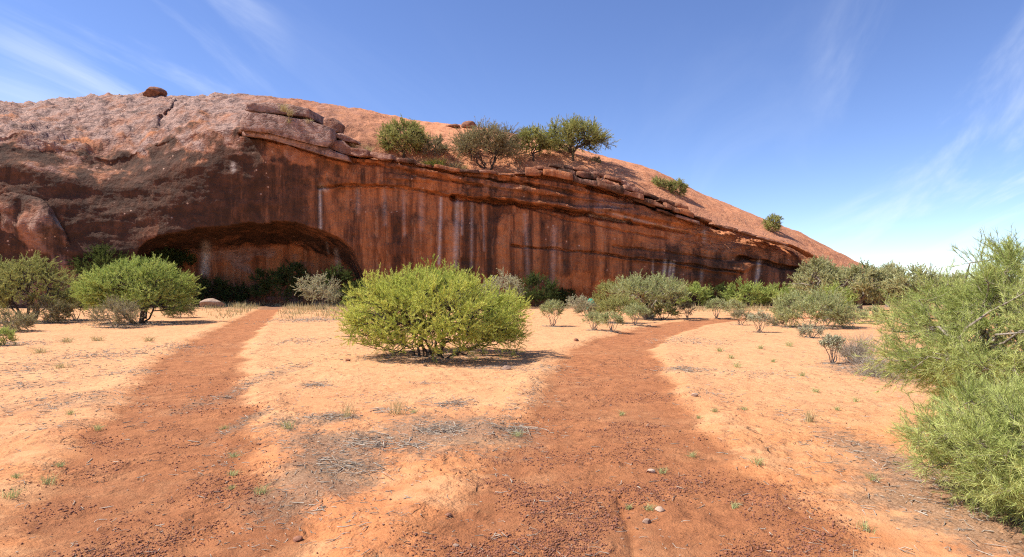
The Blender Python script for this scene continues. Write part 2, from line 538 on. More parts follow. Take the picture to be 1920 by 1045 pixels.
def build_ground():
    th = np.radians(np.concatenate([np.arange(-180, -56, 6.0), np.arange(-56, 56, 0.3), np.arange(56, 180.1, 6.0)]))
    r = np.concatenate([[0.3], np.geomspace(0.9, 75, 330), np.geomspace(80, 4000, 40)])
    R, T = np.meshgrid(r, th, indexing='ij')
    xy = np.stack([R * np.sin(T), R * np.cos(T)], -1)
    pa, pb, da, db_ = ground_fields(xy)
    z = gz(xy)
    lit = np.zeros(R.shape)
    wob = 1 + 0.7 * fbm(np.concatenate([xy, 0 * R[..., None]], -1) * 1.3 + 9, 4)
    for (x, y, rx, ry, s) in LITTER:
        q = ((xy[..., 0] - x) / rx) ** 2 + ((xy[..., 1] - y) / ry) ** 2
        lit = np.maximum(lit, s * np.exp(-(q * wob) ** 1.5))
    # pale blown sand between the paths and out in the field
    pale = sstep(5, 13, R + 2 * fbm(np.concatenate([xy, 0 * R[..., None]], -1) * .3, 2)) * (1 - np.maximum(pa, pb))
    lit = np.maximum(lit, 0.8 * sstep(47, 53, xy[..., 1]) * (np.abs(T) < 1.2))
    cover = np.stack([np.maximum(pa, pb), np.clip(lit, 0, 1), pale], -1)
    V = np.concatenate([xy, z[..., None]], -1).reshape(-1, 3)
    faces = grid_faces(*R.shape)
    fa = pa.ravel()[faces].mean(1) > 0.5
    fb = (pb.ravel()[faces].mean(1) > 0.5) & ~fa
    cov = cover.reshape(-1, 3)
    for name, sel in (('ground', ~fa & ~fb), ('path', fa), ('path', fb)):
        f = faces[sel]
        used, inv = np.unique(f, return_inverse=True)
        o = mesh_obj(name, V[used], inv.reshape(f.shape), M_GROUND, smooth=True, colors={'cover': cov[used]})
        tag(o, kind='structure')


# ------------------------------------------------------------------ the rock
def tab(*pts):
    a = np.array(pts, float)
    return lambda x: np.interp(x, a[:, 0], a[:, 1])


def smooth_tab(*pts):
    a = np.array(pts, float)
    xs = np.arange(a[0, 0], a[-1, 0] + 1, 4.0)
    ys = np.interp(xs, a[:, 0], a[:, 1])
    k = np.ones(9) / 9
    ys2 = np.convolve(np.pad(ys, 4, 'edge'), k, 'valid')
    return lambda x: np.interp(x, xs, ys2)


SIL = smooth_tab((-500, 215), (-200, 200), (-60, 193), (0, 193), (36, 198), (60, 195), (100, 190), (180, 182), (240, 178), (300, 180), (400, 180), (470, 181), (530, 184),
                 (600, 192), (660, 202), (700, 211), (740, 222), (790, 229), (850, 233), (900, 238), (960, 248), (1000, 256), (1060, 271), (1130, 293),
                 (1160, 298), (1220, 318), (1280, 344), (1340, 372), (1400, 400), (1440, 416), (1470, 428), (1500, 440), (1560, 466), (1620, 495), (1700, 535), (1800, 590))
EDGE = smooth_tab((-500, 260), (0, 252), (60, 262), (130, 288), (200, 302), (250, 296), (300, 272), (340, 257), (450, 246), (520, 257), (600, 284), (660, 297), (740, 302), (800, 312), (870, 322), (960, 326), (1020, 326), (1080, 338),
                  (1150, 356), (1200, 372), (1290, 404), (1340, 421), (1400, 438), (1450, 449), (1490, 463), (1530, 484), (1570, 505), (1620, 530), (1700, 556), (1800, 596))
BASE_D = tab((-500, 50), (-200, 53), (0, 55), (200, 57), (520, 60), (800, 60), (1000, 60), (1300, 59), (1500, 60), (1650, 63), (1800, 65))
JUMP = smooth_tab((-500, 0), (450, 0), (600, 1.2), (740, 5), (1020, 5), (1200, 3), (1300, 2), (1420, .8), (1520, 0), (1800, 0))
DOME = tab((-500, 26), (0, 22), (300, 20), (600, 18), (800, 17), (1000, 17), (1300, 15), (1500, 13), (1800, 10))
PROF_X = np.array([-500, 0, 150, 300, 450, 600, 800, 1000, 1200, 1350, 1500, 1650, 1800])
PROF_T = np.array([0, .2, .4, .6, .8, 1.0])
PROF = np.array([[0, -.5, -.7, -.4, .5, 2.6], [0, -.5, -.7, -.4, .5, 2.6], [0, -.5, -.8, -.4, .6, 2.8], [0, -.5, -.8, -.4, .5, 2.4], [.4, 0, -.4, -.5, -.2, .5],
                 [.6, .2, -.2, -.4, -.4, 0], [1.2, .3, -.1, -.2, -.1, .2], [1.8, .4, -.1, -.2, 0, .4], [2.0, .6, -.2, -.2, .4, 1.2],
                 [1.9, 1.1, -.1, .1, 1.3, 2.9], [1.4, .8, .1, .5, 1.5, 2.9], [.5, .3, .2, .3, .7, 1.5], [0, 0, 0, 0, 0, 0]])
CAVE_ARCH = smooth_tab((236, 580), (244, 500), (256, 466), (290, 446), (340, 434), (400, 425), (460, 419), (520, 417), (570, 421), (610, 432), (645, 450), (668, 473), (680, 500), (686, 580))
SLAB_LINE = smooth_tab((590, 351), (640, 348), (700, 347), (760, 351), (850, 367), (900, 374), (960, 379), (1040, 390), (1120, 404), (1200, 419), (1270, 430), (1330, 440), (1400, 452))

CRACKS = [  # polyline, half width px, depth m
    ([(598, 352), (640, 349), (700, 348), (760, 352), (850, 369)], 2.4, 0.7),
    ([(850, 369), (900, 376), (960, 381), (1040, 393), (1120, 407), (1180, 418)], 5.0, 1.5),
    ([(1180, 418), (1240, 428), (1290, 437)], 3.0, .8),
    ([(1000, 393), (1060, 412), (1120, 424), (1200, 441), (1250, 448)], 1.8, .3),
    ([(960, 462), (1040, 467), (1130, 476), (1180, 484), (1260, 491), (1330, 503), (1390, 511)], 2.4, .6),
    ([(1385, 485), (1410, 488), (1450, 497), (1510, 508), (1560, 520)], 4.5, 1.3),
    ([(1290, 404), (1340, 425), (1400, 443), (1440, 450), (1480, 460), (1530, 484)], 2.6, .7),
    ([(1100, 352), (1150, 366), (1200, 382), (1250, 398), (1300, 413), (1345, 427)], 4.0, 1.2),
    ([(1200, 372), (1240, 384), (1290, 402)], 2.0, .5),
    ([(690, 309), (760, 320), (800, 333), (850, 341), (905, 349)], 1.9, .4),
    ([(450, 254), (520, 265), (600, 291), (655, 305), (720, 311)], 2.2, .5),
    ([(735, 303), (800, 316), (870, 331), (960, 343), (1010, 352)], 2.2, .5),
    ([(332, 192), (318, 210), (303, 226)], 4.5, 1.2),
    ([(0, 215), (30, 232), (40, 250)], 2.0, .3),
    ([(1150, 462), (1250, 472), (1330, 486), (1400, 490)], 2.2, .3),
]


def line_dist(px, py, pts):
    pts = np.array(pts, float)
    q = np.stack([px, py], -1)
    return seg_dist(q, pts)


KEXP = tab((-500, 1.3), (420, 1.3), (700, 1.5), (1100, 1.5), (1300, 1.15), (1800, 1.1))


def dome_point(px, py, sink=0.0):
    """a point of the upper rock (behind the edge) seen at a pixel"""
    B, S = float(EDGE(px)), float(SIL(px))
    w = min(max((B - py) / (B - S), 0.0), 1.0)
    k = 1 - math.sqrt(max(1 - w, 0))
    d = wall_d(px, 1.0) + float(JUMP(px)) + float(DOME(px)) * k ** float(KEXP(px))
    p = P(px, py, d)
    p[2] -= sink
    return p


def wall_d(px, t):
    """depth of the wall face, t = 0 at the foot and 1 at the edge"""
    px, t = np.broadcast_arrays(np.asarray(px, float), np.asarray(t, float))
    ti = np.clip(t, 0, 1) * (len(PROF_T) - 1)
    cols = np.stack([np.interp(px, PROF_X, PROF[:, k]) for k in range(len(PROF_T))], -1)
    i = np.clip(ti.astype(int), 0, len(PROF_T) - 2)
    f = ti - i
    f = f * f * (3 - 2 * f) * 0.5 + f * 0.5
    a = np.take_along_axis(cols, i[..., None], -1)[..., 0]
    b = np.take_along_axis(cols, (i + 1)[..., None], -1)[..., 0]
    return BASE_D(px) + a * (1 - f) + b * f


WHITE = [  # px top, py top, px bottom, py bottom, half width, strength
    (600, 352, 601, 428, 2.6, .75), (603, 350, 612, 356, 5, .5), (827, 372, 823, 495, 2.6, .8), (858, 376, 853, 500, 4.5, .55), (866, 376, 866, 440, 2.0, .5), (885, 380, 884, 500, 2.5, .35), (905, 382, 908, 470, 1.6, .35),
    (386, 462, 384, 508, 8, .95), (392, 466, 380, 512, 4, .9), (630, 470, 633, 500, 3.5, .7), (636, 488, 636, 512, 3, .6), (612, 455, 616, 475, 2, .4),
    (1247, 490, 1243, 540, 3.2, .75), (1258, 491, 1251, 545, 2.4, .7), (1264, 491, 1258, 545, 2.6, .6), (1224, 488, 1224, 515, 1.6, .45),
    (1424, 490, 1420, 520, 3.5, .8), (1420, 518, 1414, 548, 3.2, .7), (1316, 508, 1314, 545, 3, .3), (436, 308, 438, 320, 4, .6), (1150, 401, 1290, 437, 2.2, .5), (1106, 404, 1180, 417, 2.5, .75),
    (1320, 432, 1322, 452, 4, .5), (985, 402, 990, 520, 4, .25), (1040, 430, 1035, 540, 5, .25), (720, 355, 722, 420, 4, .25), (756, 356, 758, 440, 3, .25), (790, 360, 790, 430, 5, .22), (670, 356, 672, 400, 4, .22)]


def build_rock():
    px = np.concatenate([np.arange(-480, -20, 10.0), np.arange(-20, 1700, 2.3), np.arange(1700, 1800, 6.0)])
    nc = len(px)
    S, B = SIL(px), EDGE(px)
    rows_py, rows_d, rows_zone = [], [], []
    n1, nj, n2, n3 = 165, 7, 80, 26
    Gd = wall_d(px, 0.0)
    G = H0 + (EYE + 0.8) * F / Gd
    G = np.maximum(G, B + 2)
    for i in range(n1):
        t = i / (n1 - 1)
        rows_py.append(G + (B - G) * t)
        rows_d.append(wall_d(px, t))
        rows_zone.append(0)
    de = wall_d(px, 1.0)
    for i in range(1, nj + 1):
        t = i / nj
        rows_py.append(B - 0.25 * i)
        rows_d.append(de + JUMP(px) * t)
        rows_zone.append(1)
    B2 = B - 0.25 * nj
    for i in range(1, n2 + n3 + 1):
        k = i / n2 if i <= n2 else 1 + (i - n2) / n3 * 1.6
        rows_py.append(B2 - (B2 - S) * (1 - (1 - k) ** 2))
        rows_d.append(de + JUMP(px) + DOME(px) * k ** KEXP(px))
        rows_zone.append(2)
    PY, D = np.array(rows_py), np.array(rows_d)
    zone = np.array(rows_zone)[:, None] + 0 * PY
    PX = np.broadcast_to(px, PY.shape)
    kk = np.zeros(PY.shape)
    # the lower wall stands back under the slab that overhangs it
    sl = SLAB_LINE(PX)
    under = sstep(0, 7, PY - sl) * sstep(590, 660, PX) * (1 - sstep(1300, 1420, PX)) * (zone == 0)
    D = D + under * (0.75 - 0.55 * sstep(20, 110, PY - sl))
    # the low part on the far end is undercut again
    low = smooth_tab((900, 560), (1130, 480), (1260, 494), (1330, 506), (1390, 512), (1420, 492), (1510, 510), (1600, 540))(PX)
    D = D + 0.5 * sstep(0, 6, PY - low) * sstep(1100, 1200, PX) * (zone == 0)
    # cave
    arch = CAVE_ARCH(PX) + 7 * noise(np.stack([PX / 38, 0 * PX, 0 * PX + 3.3], -1)) + 3 * noise(np.stack([PX / 13, PY / 30, 0 * PX], -1))
    inside = (PX > 236) & (PX < 686) & (zone == 0)
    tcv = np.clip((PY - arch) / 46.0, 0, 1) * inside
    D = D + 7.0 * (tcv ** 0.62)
    # cracks
    for pts, w, dep in CRACKS:
        x0, x1 = min(p[0] for p in pts) - 20, max(p[0] for p in pts) + 20
        cs = np.where((px > x0) & (px < x1))[0]
        if not len(cs):
            continue
        jit = 3.2 * noise(np.stack([PX[:, cs] / 24, 0 * PX[:, cs] + w, 0 * PX[:, cs] + dep], -1)) + 1.6 * noise(np.stack([PX[:, cs] / 8, 0 * PX[:, cs] + w, 0 * PX[:, cs]], -1))
        sub = line_dist(PX[:, cs], PY[:, cs] + jit, pts)
        wv = w * (1 + 1.0 * noise(np.stack([PX[:, cs] / 26, PY[:, cs] / 40, 0 * sub + w], -1)))
        zok = zone[:, cs] != 1
        D[:, cs] += dep * np.exp(-(sub / np.maximum(wv, .8)) ** 4) * zok * (np.array(rows_d)[:, cs] < de[cs] + JUMP(px[cs]) + DOME(px[cs]) * .9)
    V = P(PX, PY, D)
    # natural relief
    n_big = fbm(V * np.array([.10, .10, .16]) + 3, 3)
    n_mid = fbm(V * np.array([.45, .45, .6]) + 31, 4)
    rough = 0.35 + 1.0 * np.exp(-(((PX - 1335) / 75) ** 2 + ((PY - 445) / 32) ** 2)) + 0.5 * np.exp(-(((PX - 1450) / 60) ** 2 + ((PY - 470) / 25) ** 2))
    wallm = (zone == 0) * 1.0
    kz = np.clip((np.arange(len(rows_py)) - (n1 + nj)) / n2, 0, None)[:, None] + 0 * PX
    lf = 1 - sstep(430, 620, PX)
    wfade = np.where(zone == 2, 1 - sstep(0, .18, kz), 1.0)
    disp = wfade * (0.55 * n_big * (1 - tcv * .4) + 0.45 * rough * n_mid)
    V[..., 1] += disp
    V[..., 0] += disp * (V[..., 0] / V[..., 1])
    # horizontal bedding steps on the slab band
    bed = noise(np.stack([V[..., 0] * .08, V[..., 1] * .08, V[..., 2] * 1.6 + V[..., 0] * .22], -1))
    bandm = wallm * sstep(690, 780, PX) * (1 - sstep(1260, 1340, PX)) * sstep(0, 4, SLAB_LINE(PX) - PY)
    V[..., 1] -= bandm * 0.5 * sstep(-.06, .06, bed)
    # broken plates on the face
    pl = fbm(V * np.array([.30, .30, .75]) + 61, 5, .55)
    plate = np.round(pl * 6) / 6
    V[..., 1] += wallm * (plate - pl * .3) * (0.25 + 1.1 * np.clip(rough - .35, 0, 1) + .4 * bandm) * (1 - tcv)
    # exfoliating flakes on the upper dome : small terraces
    fl = fbm(V * np.array([.42, .25, .62]) + 7, 5, .55)
    step = np.round(fl * 9) / 9
    step = step + 0.15 * (fl - step)
    fl2 = fbm(V * np.array([1.1, .7, 1.5]) + 27, 4, .55)
    step = step + 0.32 * np.round(fl2 * 6) / 6
    dm = (zone == 2) * 1.0
    flk = np.where(zone == 2, lf + (1 - lf) * sstep(0, .2, kz), lf * (1 - sstep(-4, 34, PY - B + 10 * n_mid))) * (1 - sstep(330, 480, PX) * .5)
    V[..., 2] += flk * (0.8 * step * (1 - sstep(700, 800, PX) * .6) + 0.25 * n_mid)
    V[..., 2] += dm * 0.5 * n_big * sstep(0, .35, kz)
    # ---------------- stains, painted cave shade and sunlit tone
    left = 1 - sstep(560, 720, PX)
    hang = PY - B
    fieldh = hang + 70 * n_mid + 60 * n_big
    v1 = left * sstep(-15, 30, fieldh) * (1.0 - 0.2 * sstep(480, 620, PX))
    v2 = sstep(560, 700, PX) * (1 - sstep(1080, 1200, PX)) * wallm * 0.50
    v2 *= 0.75 + 0.5 * np.exp(-((PX - 905) / 50) ** 2)
    v3 = sstep(1080, 1200, PX) * wallm * (0.32 + 0.5 * sstep(430, 478, PY - 0.12 * (PX - 1200))) * (1 - .5 * np.exp(-(((PX - 1400) / 22) ** 2 + ((PY - 515) / 25) ** 2)))
    varn_shade = np.clip(v1 * np.maximum(wallm, lf * (1 - sstep(0, .3, kz))) + v2 + v3, 0, 1) * (1 - 0.75 * np.exp(-(((PX - 1340) / 110) ** 2 + ((PY - 440) / 30) ** 2)))
    varn_shade = np.where(tcv > 0.3, 0.9 - .75 * sstep(.75, 1.0, tcv + .25 * n_mid), varn_shade)  # shade under the cave ceiling painted in with the varnish colour
    varn_shade = np.maximum(varn_shade, dm * 0.5 * sstep(.12, .4, n_mid) * (PX < 420))
    varn_shade = np.maximum(varn_shade, dm * 0.4 * sstep(.1, .35, n_mid + .5 * n_big) * sstep(700, 760, PX) * (1 - sstep(1080, 1150, PX)) * sstep(8, 30, PY - S))
    pale = (1 - sstep(-20, 25, fieldh)) * (1 - sstep(430, 640, PX)) * 0.95
    pale = np.maximum(pale, np.where(tcv > .6, .75 * sstep(-.05, .25, n_mid + .5 * n_big) * sstep(445, 480, PY), 0))
    pale = np.maximum(pale, 0.75 * np.exp(-(((PX - 1135) / 55) ** 2 + ((PY - 385) / 16) ** 2)))
    pale = np.maximum(pale, 0.6 * np.exp(-(((PX - 930) / 40) ** 2 + ((PY - 352) / 10) ** 2)))
    pale = np.maximum(pale, dm * 0.45 * sstep(480, 640, PX) * (1 - sstep(640, 800, PX)))
    pale = np.maximum(pale, dm * .6 * sstep(1150, 1220, PX) * sstep(40, 8, B - PY) * (1 - sstep(1480, 1540, PX)))
    white = np.zeros(PY.shape)
    for (xa, ya, xb, yb, w, s) in WHITE:
        q = line_dist(PX, PY, [(xa, ya), (xb, yb)])
        white = np.maximum(white, s * np.exp(-(q / w) ** 2))
    stain = np.stack([np.clip(varn_shade, 0, 1), np.clip(pale, 0, 1), np.clip(white, 0, 1)], -1)  # first channel: varnish plus painted cave shade
    bare = np.maximum(dm * sstep(540, 760, PX) * (1 - .5 * np.clip(pale, 0, 1)), .85 * np.exp(-(((PX - 1370) / 110) ** 2 + ((PY - 445) / 26) ** 2)) * sstep(-.2, .15, n_mid))  # sunlight on the dome and rough face painted as lighter rock colour
    bare = np.where(tcv > .1, 0, bare)  # no painted sunlight inside the cave
    root = empty('rock_monolith', (0, 62, 0))
    tag(root, 'huge domed red rock with dark streaked overhanging wall and a shallow cave', 'rock')
    o = mesh_obj('rock_face', V.reshape(-1, 3) - np.array([0, 62, 0]), grid_faces(*PY.shape)[:, ::-1], M_ROCK, root, True, attrs={'bare': bare.ravel()}, colors={'stain': stain.reshape(-1, 3)})  # 'bare' carries painted sunlight, 'stain' also the painted cave shade
    return root


def build_buttress(root):
    """rounded spur that leans against the wall at the left"""
    px = np.arange(-420, 186, 3.0)
    T = smooth_tab((-420, 300), (-200, 330), (-60, 346), (0, 356), (40, 362), (85, 376), (108, 402), (128, 440), (146, 480), (160, 520), (172, 560), (186, 585))(px)
    rows, dd = [], []
    Gy = H0 + (EYE + .6) * F / 54.7
    for i in range(90):
        k = i / 60.0
        rows.append(Gy + (np.minimum(T, Gy - 1) - Gy) * (1 - (1 - k) ** 2))
        dd.append(54.7 - 0.5 * k + 1.7 * k ** 6 + 2.6 * ((px - 10) / 170.0).clip(0, 2) ** 3)
    PY, D = np.array(rows), np.array(dd)
    PX = np.broadcast_to(px, PY.shape)
    V = P(PX, PY, D)
    n = fbm(V * .35 + 50, 4)
    V[..., 1] += 0.9 * n + .35 * (np.round(n * 5) / 5 - n)
    V[..., 2] += 0.25 * n
    st = np.stack([0.5 * sstep(-.1, .35, n) + .5, 0.45 + 0.3 * sstep(.1, -.2, n), 0.5 * np.exp(-((PX - 104 - (PY - 380) * .3) / 5) ** 2) * (PY < 430)], -1)
    mesh_obj('buttress', V.reshape(-1, 3) - np.array([0, 62, 0]), grid_faces(*PY.shape)[:, ::-1], M_ROCK, root, True, colors={'stain': np.clip(st, 0, 1).reshape(-1, 3)})


def rock_block(name, outline, d, thick, mat, parent=None, origin=(0, 0, 0), stain=(0.02, .7, 0), rise=0.0, seed=0, amp=.12, cuts=3):
    """a slab: outline in photograph pixels at depth d, real thickness going back"""
    pts = np.array([P(x, y, d) for x, y in outline])
    bm = bmesh.new()
    vs_ = [bm.verts.new(p) for p in pts]
    f = bm.faces.new(vs_)
    r = bmesh.ops.extrude_face_region(bm, geom=[f])
    back = [e for e in r['geom'] if isinstance(e, bmesh.types.BMVert)]
    c = pts.mean(0)
    zlow = pts[:, 2].min()
    for v in vs_:
        v.co.y += .14 * (v.co.z - zlow)
    for v in back:
        v.co.y += thick
        v.co.z += rise + thick * 0.12
        v.co.x = c[0] + (v.co.x - c[0]) * 0.93
    bmesh.ops.recalc_face_normals(bm, faces=bm.faces[:])
    size = float(np.ptp(pts[:, 2]))
    bmesh.ops.bevel(bm, geom=bm.edges[:], offset=min(.05, size * .05), segments=1, profile=.5, affect='EDGES')
    bmesh.ops.triangulate(bm, faces=bm.faces[:])
    bmesh.ops.subdivide_edges(bm, edges=[e for e in bm.edges if e.calc_length() > .5], cuts=cuts, use_grid_fill=True)
    bmesh.ops.triangulate(bm, faces=bm.faces[:])
    co = np.array([v.co[:] for v in bm.verts])
    n = np.stack([fbm(co * 1.3 + seed * 7.1 + j * 40, 4) for j in range(3)], -1)
    bedn = noise(np.stack([co[:, 0] * .1, co[:, 1] * .1, co[:, 2] * 2.2 + co[:, 0] * .5 + seed], -1))
    co = co + n * amp * .7
    co[:, 1] += .22 * np.round(bedn * 4) / 4
    faces = np.array([[v.index for v in f.verts] for f in bm.faces])
    bm.free()
    st = np.tile(np.array(stain, float), (len(co), 1))
    return mesh_obj(name, co - np.array(origin), faces, mat, parent, False, colors={'stain': st})


def build_blocks(root):
    o = (0, 62, 0)
    B = lambda pts, d, t, st=(.15, .85, 0), seed=0, **k: rock_block('slab', pts, d, t, M_ROCK, root, o, st, seed=seed, **k)
    B([(448, 243), (447, 222), (455, 207), (500, 211), (575, 223), (618, 238), (621, 262), (612, 276), (560, 264), (500, 248)], 57.9, 5.5, (.03, .95, 0), 1)
    B([(450, 252), (452, 244), (505, 249), (560, 265), (615, 278), (650, 292), (655, 303), (600, 289), (540, 270), (500, 259)], 58.3, 5.5, (.03, .95, 0), 2)
    B([(457, 206), (460, 193), (500, 190), (545, 195), (578, 203), (580, 220), (530, 213)], 59.3, 6.0, (.03, .95, 0), 3)
    B([(606, 239), (604, 220), (622, 219), (636, 231), (633, 247), (618, 252)], 60.2, 2.4, (.35, .6, 0), 4)
    B([(617, 278), (622, 262), (640, 262), (655, 277), (662, 292), (645, 289)], 59.2, 3.0, (.15, .6, 0), 5)
    B([(619, 251), (640, 250), (665, 262), (668, 268), (640, 263)], 60.0, 2.5, (.1, .8, 0), 6)
    B([(652, 288), (655, 277), (688, 280), (691, 293), (670, 294)], 59.2, 2.6, (.2, .6, 0), 7)
    B([(692, 293), (694, 284), (733, 289), (736, 299), (715, 300)], 59.3, 2.6, (.2, .7, 0), 8)
    rs = np.random.default_rng(8)
    # thin cracked layers along the broken edge of the ledge
    for (xa, xb, off, hmin, hmax, lmin, lmax, d) in ((742, 1000, 1, 3.5, 7, 22, 60, 59.5), (985, 1290, 2, 8, 15, 22, 58, 59.1), (1000, 1270, -9, 6, 11, 18, 50, 60.2), (1030, 1180, -18, 5, 10, 16, 36, 61.4), (1190, 1300, 9, 5, 9, 26, 60, 59.3), (1290, 1500, 1, 3, 6, 24, 60, 59.6)):
        x = xa
        while x < xb:
            ln, h = rs.uniform(lmin, lmax), rs.uniform(hmin, hmax)
            n = 4
            xs = np.linspace(x, x + ln, n) + np.concatenate([[0], rs.normal(size=n - 2) * ln * .06, [0]])
            e = EDGE(xs) + off + rs.normal() * 1.2
            up_ = e - h * (1 + rs.normal(size=n) * .16)
            up_[0] += h * rs.uniform(0, .35)
            up_[-1] += h * rs.uniform(0, .45)
            lo_ = e + rs.normal(size=n) * .7
            pts = [(xs[i], lo_[i]) for i in range(n)] + [(xs[i], up_[i]) for i in range(n - 1, -1, -1)]
            rock_block('ledge_slab', pts, d + rs.uniform(-.35, .35), rs.uniform(1.6, 3.2), M_ROCK, root, o, (rs.uniform(.2, .75), rs.uniform(0, .75), 0), seed=int(rs.integers(1, 500)), amp=.06, cuts=2)
            x += ln + rs.uniform(-2, 5)


# ------------------------------------------------------------------ plants
def tubes(lines, radii, K, rs):
    """lines (N,S,3), radii (N,S) -> verts, quads"""
    N, S, _ = lines.shape
    tg = np.gradient(lines, axis=1)
    tg /= np.linalg.norm(tg, axis=-1, keepdims=True) + 1e-9
    ref = rs.normal(size=(N, 1, 3))
    a = np.cross(tg, np.broadcast_to(ref, tg.shape))
    a /= np.linalg.norm(a, axis=-1, keepdims=True) + 1e-9
    b = np.cross(tg, a)
    ang = np.arange(K) / K * 2 * np.pi
    V = lines[:, :, None, :] + radii[:, :, None, None] * (np.cos(ang)[None, None, :, None] * a[:, :, None, :] + np.sin(ang)[None, None, :, None] * b[:, :, None, :])
    n, s, k = np.meshgrid(np.arange(N), np.arange(S - 1), np.arange(K), indexing='ij')
    k2 = (k + 1) % K
    idx = lambda n_, s_, k_: (n_ * S + s_) * K + k_
    Fq = np.stack([idx(n, s, k), idx(n, s, k2), idx(n, s + 1, k2), idx(n, s + 1, k)], -1).reshape(-1, 4)
    return V.reshape(-1, 3), Fq


def bez(a, c, b, S):
    t = np.linspace(0, 1, S)[None, :, None]
    return (1 - t) ** 2 * a[:, None] + 2 * t * (1 - t) * c[:, None] + t ** 2 * b[:, None]


def unit(v):
    return v / (np.linalg.norm(v, axis=-1, keepdims=True) + 1e-9)


def join(parts):
    Vs, Fs, off = [], [], 0
    for V, Fq in parts:
        Vs.append(V)
        Fs.append(Fq + off)
        off += len(V)
    return np.concatenate(Vs), np.concatenate(Fs)


def plant(name, label, cat, base, W, Ht, leaf, bark, seed, dist, group=None, lai=6.0, cz=0.42, stems=6, clumps=60, twigs=12, crad=0.24, up=0.45, fl=0.10, fw=0.010,
          stem_r=0.02, under=0.75, ratio=0.9, tree=False, lump=0.16, spread=0.25, lean=0.0, hollow=0.5, needle=True, maxleaf=170000, twig_r=0.0035, ragged=0.0):
    rs = np.random.default_rng(seed)
    base = np.array(base, float)
    W = W * 1.13
    pix = dist / 610.0
    fw, fl = max(fw, .42 * pix), max(fl, (1.9 if needle else 1.0) * pix)
    cen = np.array([lean * W, 0, cz * Ht])
    rad = np.array([W / 2, W / 2 * ratio, Ht * (1 - cz) * .92])
    # clump centres over the crown
    dirs = unit(rs.normal(size=(clumps * 4, 3)))
    dirs = dirs[dirs[:, 2] > -under][:clumps]
    rr = hollow + (1 - hollow) * rs.random(len(dirs)) ** 0.6
    rr *= (1 + lump * 2 * noise(dirs * 1.7 + seed * 3.1)) * (0.93 - crad * 0.45)
    if ragged:
        rr *= 1 + ragged * (rs.random(len(dirs)) - .5)
    low = dirs[:, 2] < 0
    cc = cen + dirs * rr[:, None] * rad
    upz = np.clip(dirs[:, 2], 0, 1) ** 2
    cc[:, :2] = cen[:2] + (cc[:, :2] - cen[:2]) * (1 - .22 * upz)[:, None]
    cc[:, 2] += upz * .07 * rad[2]
    cc[low, 2] = cen[2] + dirs[low, 2] * rr[low] * cz * Ht * 0.95
    cc[:, 2] = np.maximum(cc[:, 2], 0.04 * Ht)
    # stems
    ang = rs.random() * 6.28 + np.arange(stems) / stems * 2 * np.pi + rs.normal(size=stems) * .3
    el = rs.uniform(.3, 1.0, stems)
    ends = cen + np.stack([np.cos(ang) * el, np.sin(ang) * el, 0.15 + 0.5 * (1 - el)], -1) * rad * 0.62
    a = np.stack([np.cos(ang), np.sin(ang), 0 * ang], -1) * spread * 0.12 * W * rs.random((stems, 1))
    a[:, 2] = -0.06
    if tree:
        fork = np.array([lean * W * .3, 0, Ht * (cz * .42)])
        a = fork + rs.normal(size=(stems, 3)) * stem_r * .5
        mid = a + (ends - a) * .5 + np.array([0, 0, -.03 * Ht]) + rs.normal(size=(stems, 3)) * .04 * W
    else:
        mid = a + (ends - a) * np.array([.45, .45, .38]) + rs.normal(size=(stems, 3)) * .05 * W
    S1 = 9
    L1 = bez(a, mid, ends, S1)
    L1[:, 1:-1] += rs.normal(size=(stems, S1 - 2, 3)) * .012 * W
    r1 = stem_r * np.linspace(1, .35, S1)[None] * rs.uniform(.6, 1.1, (stems, 1))
    wood = [tubes(L1, r1, 6, rs)]
    if tree:
        tl = np.array([[[0, 0, -.15], fork * np.array([.2, 1, .35]), fork * np.array([.7, 1, .7]), fork + np.array([0, 0, .03 * Ht])]])
        wood.append(tubes(tl, stem_r * np.array([[1.7, 1.35, 1.2, 1.1]]), 8, rs))
    # branches : from a stem to every clump
    q = L1[:, 3:]
    qf = q.reshape(-1, 3)
    dd = np.linalg.norm(cc[:, None] - qf[None], axis=-1) + rs.random((len(cc), len(qf))) * .25 * W + 0.6 * np.maximum(qf[None, :, 2] - cc[:, None, 2], 0)
    st = qf[dd.argmin(1)]
    md = (st + cc) / 2 + rs.normal(size=cc.shape) * .05 * W + np.array([0, 0, -.02 * Ht])
    S2 = 6
    L2 = bez(st, md, cc, S2)
    L2[:, 1:-1] += rs.normal(size=(len(cc), S2 - 2, 3)) * .01 * W
    r2 = stem_r * .42 * np.linspace(1, .3, S2)[None] * np.ones((len(cc), 1))
    wood.append(tubes(L2, np.maximum(r2, .12 * pix), 4, rs))
    # twigs
    nt = len(cc) * twigs
    ci = np.repeat(np.arange(len(cc)), twigs)
    tt = rs.uniform(.55, 1.0, nt)
    si = np.clip((tt * (S2 - 1)).astype(int), 0, S2 - 2)
    fr = (tt * (S2 - 1) - si)[:, None]
    p0 = L2[ci, si] * (1 - fr) + L2[ci, si + 1] * fr
    outw = unit((cc - cen) / rad)[ci]
    cr = crad * W * .5
    td = unit(outw * .55 + np.array([0, 0, up]) + rs.normal(size=(nt, 3)) * .62)
    tlen = cr * rs.uniform(.55, 1.2, nt)
    p1 = p0 + td * tlen[:, None]
    p1[:, 2] = np.maximum(p1[:, 2], .02)
    mdt = (p0 + p1) / 2 + rs.normal(size=(nt, 3)) * .12 * tlen[:, None]
    L3 = bez(p0, mdt, p1, 4)
    r3 = max(twig_r, .10 * pix) * np.linspace(1, .4, 4)[None] * np.ones((nt, 1))
    wood.append(tubes(L3, r3, 3, rs))
    # leaves
    area = W * Ht * .72
    nl = int(min(lai * area / (.5 * fl * fw * (1 if needle else 1.7)), maxleaf))
    ti = rs.integers(0, nt, nl)
    t = rs.uniform(.12, 1.0, nl)
    f3 = t * 3
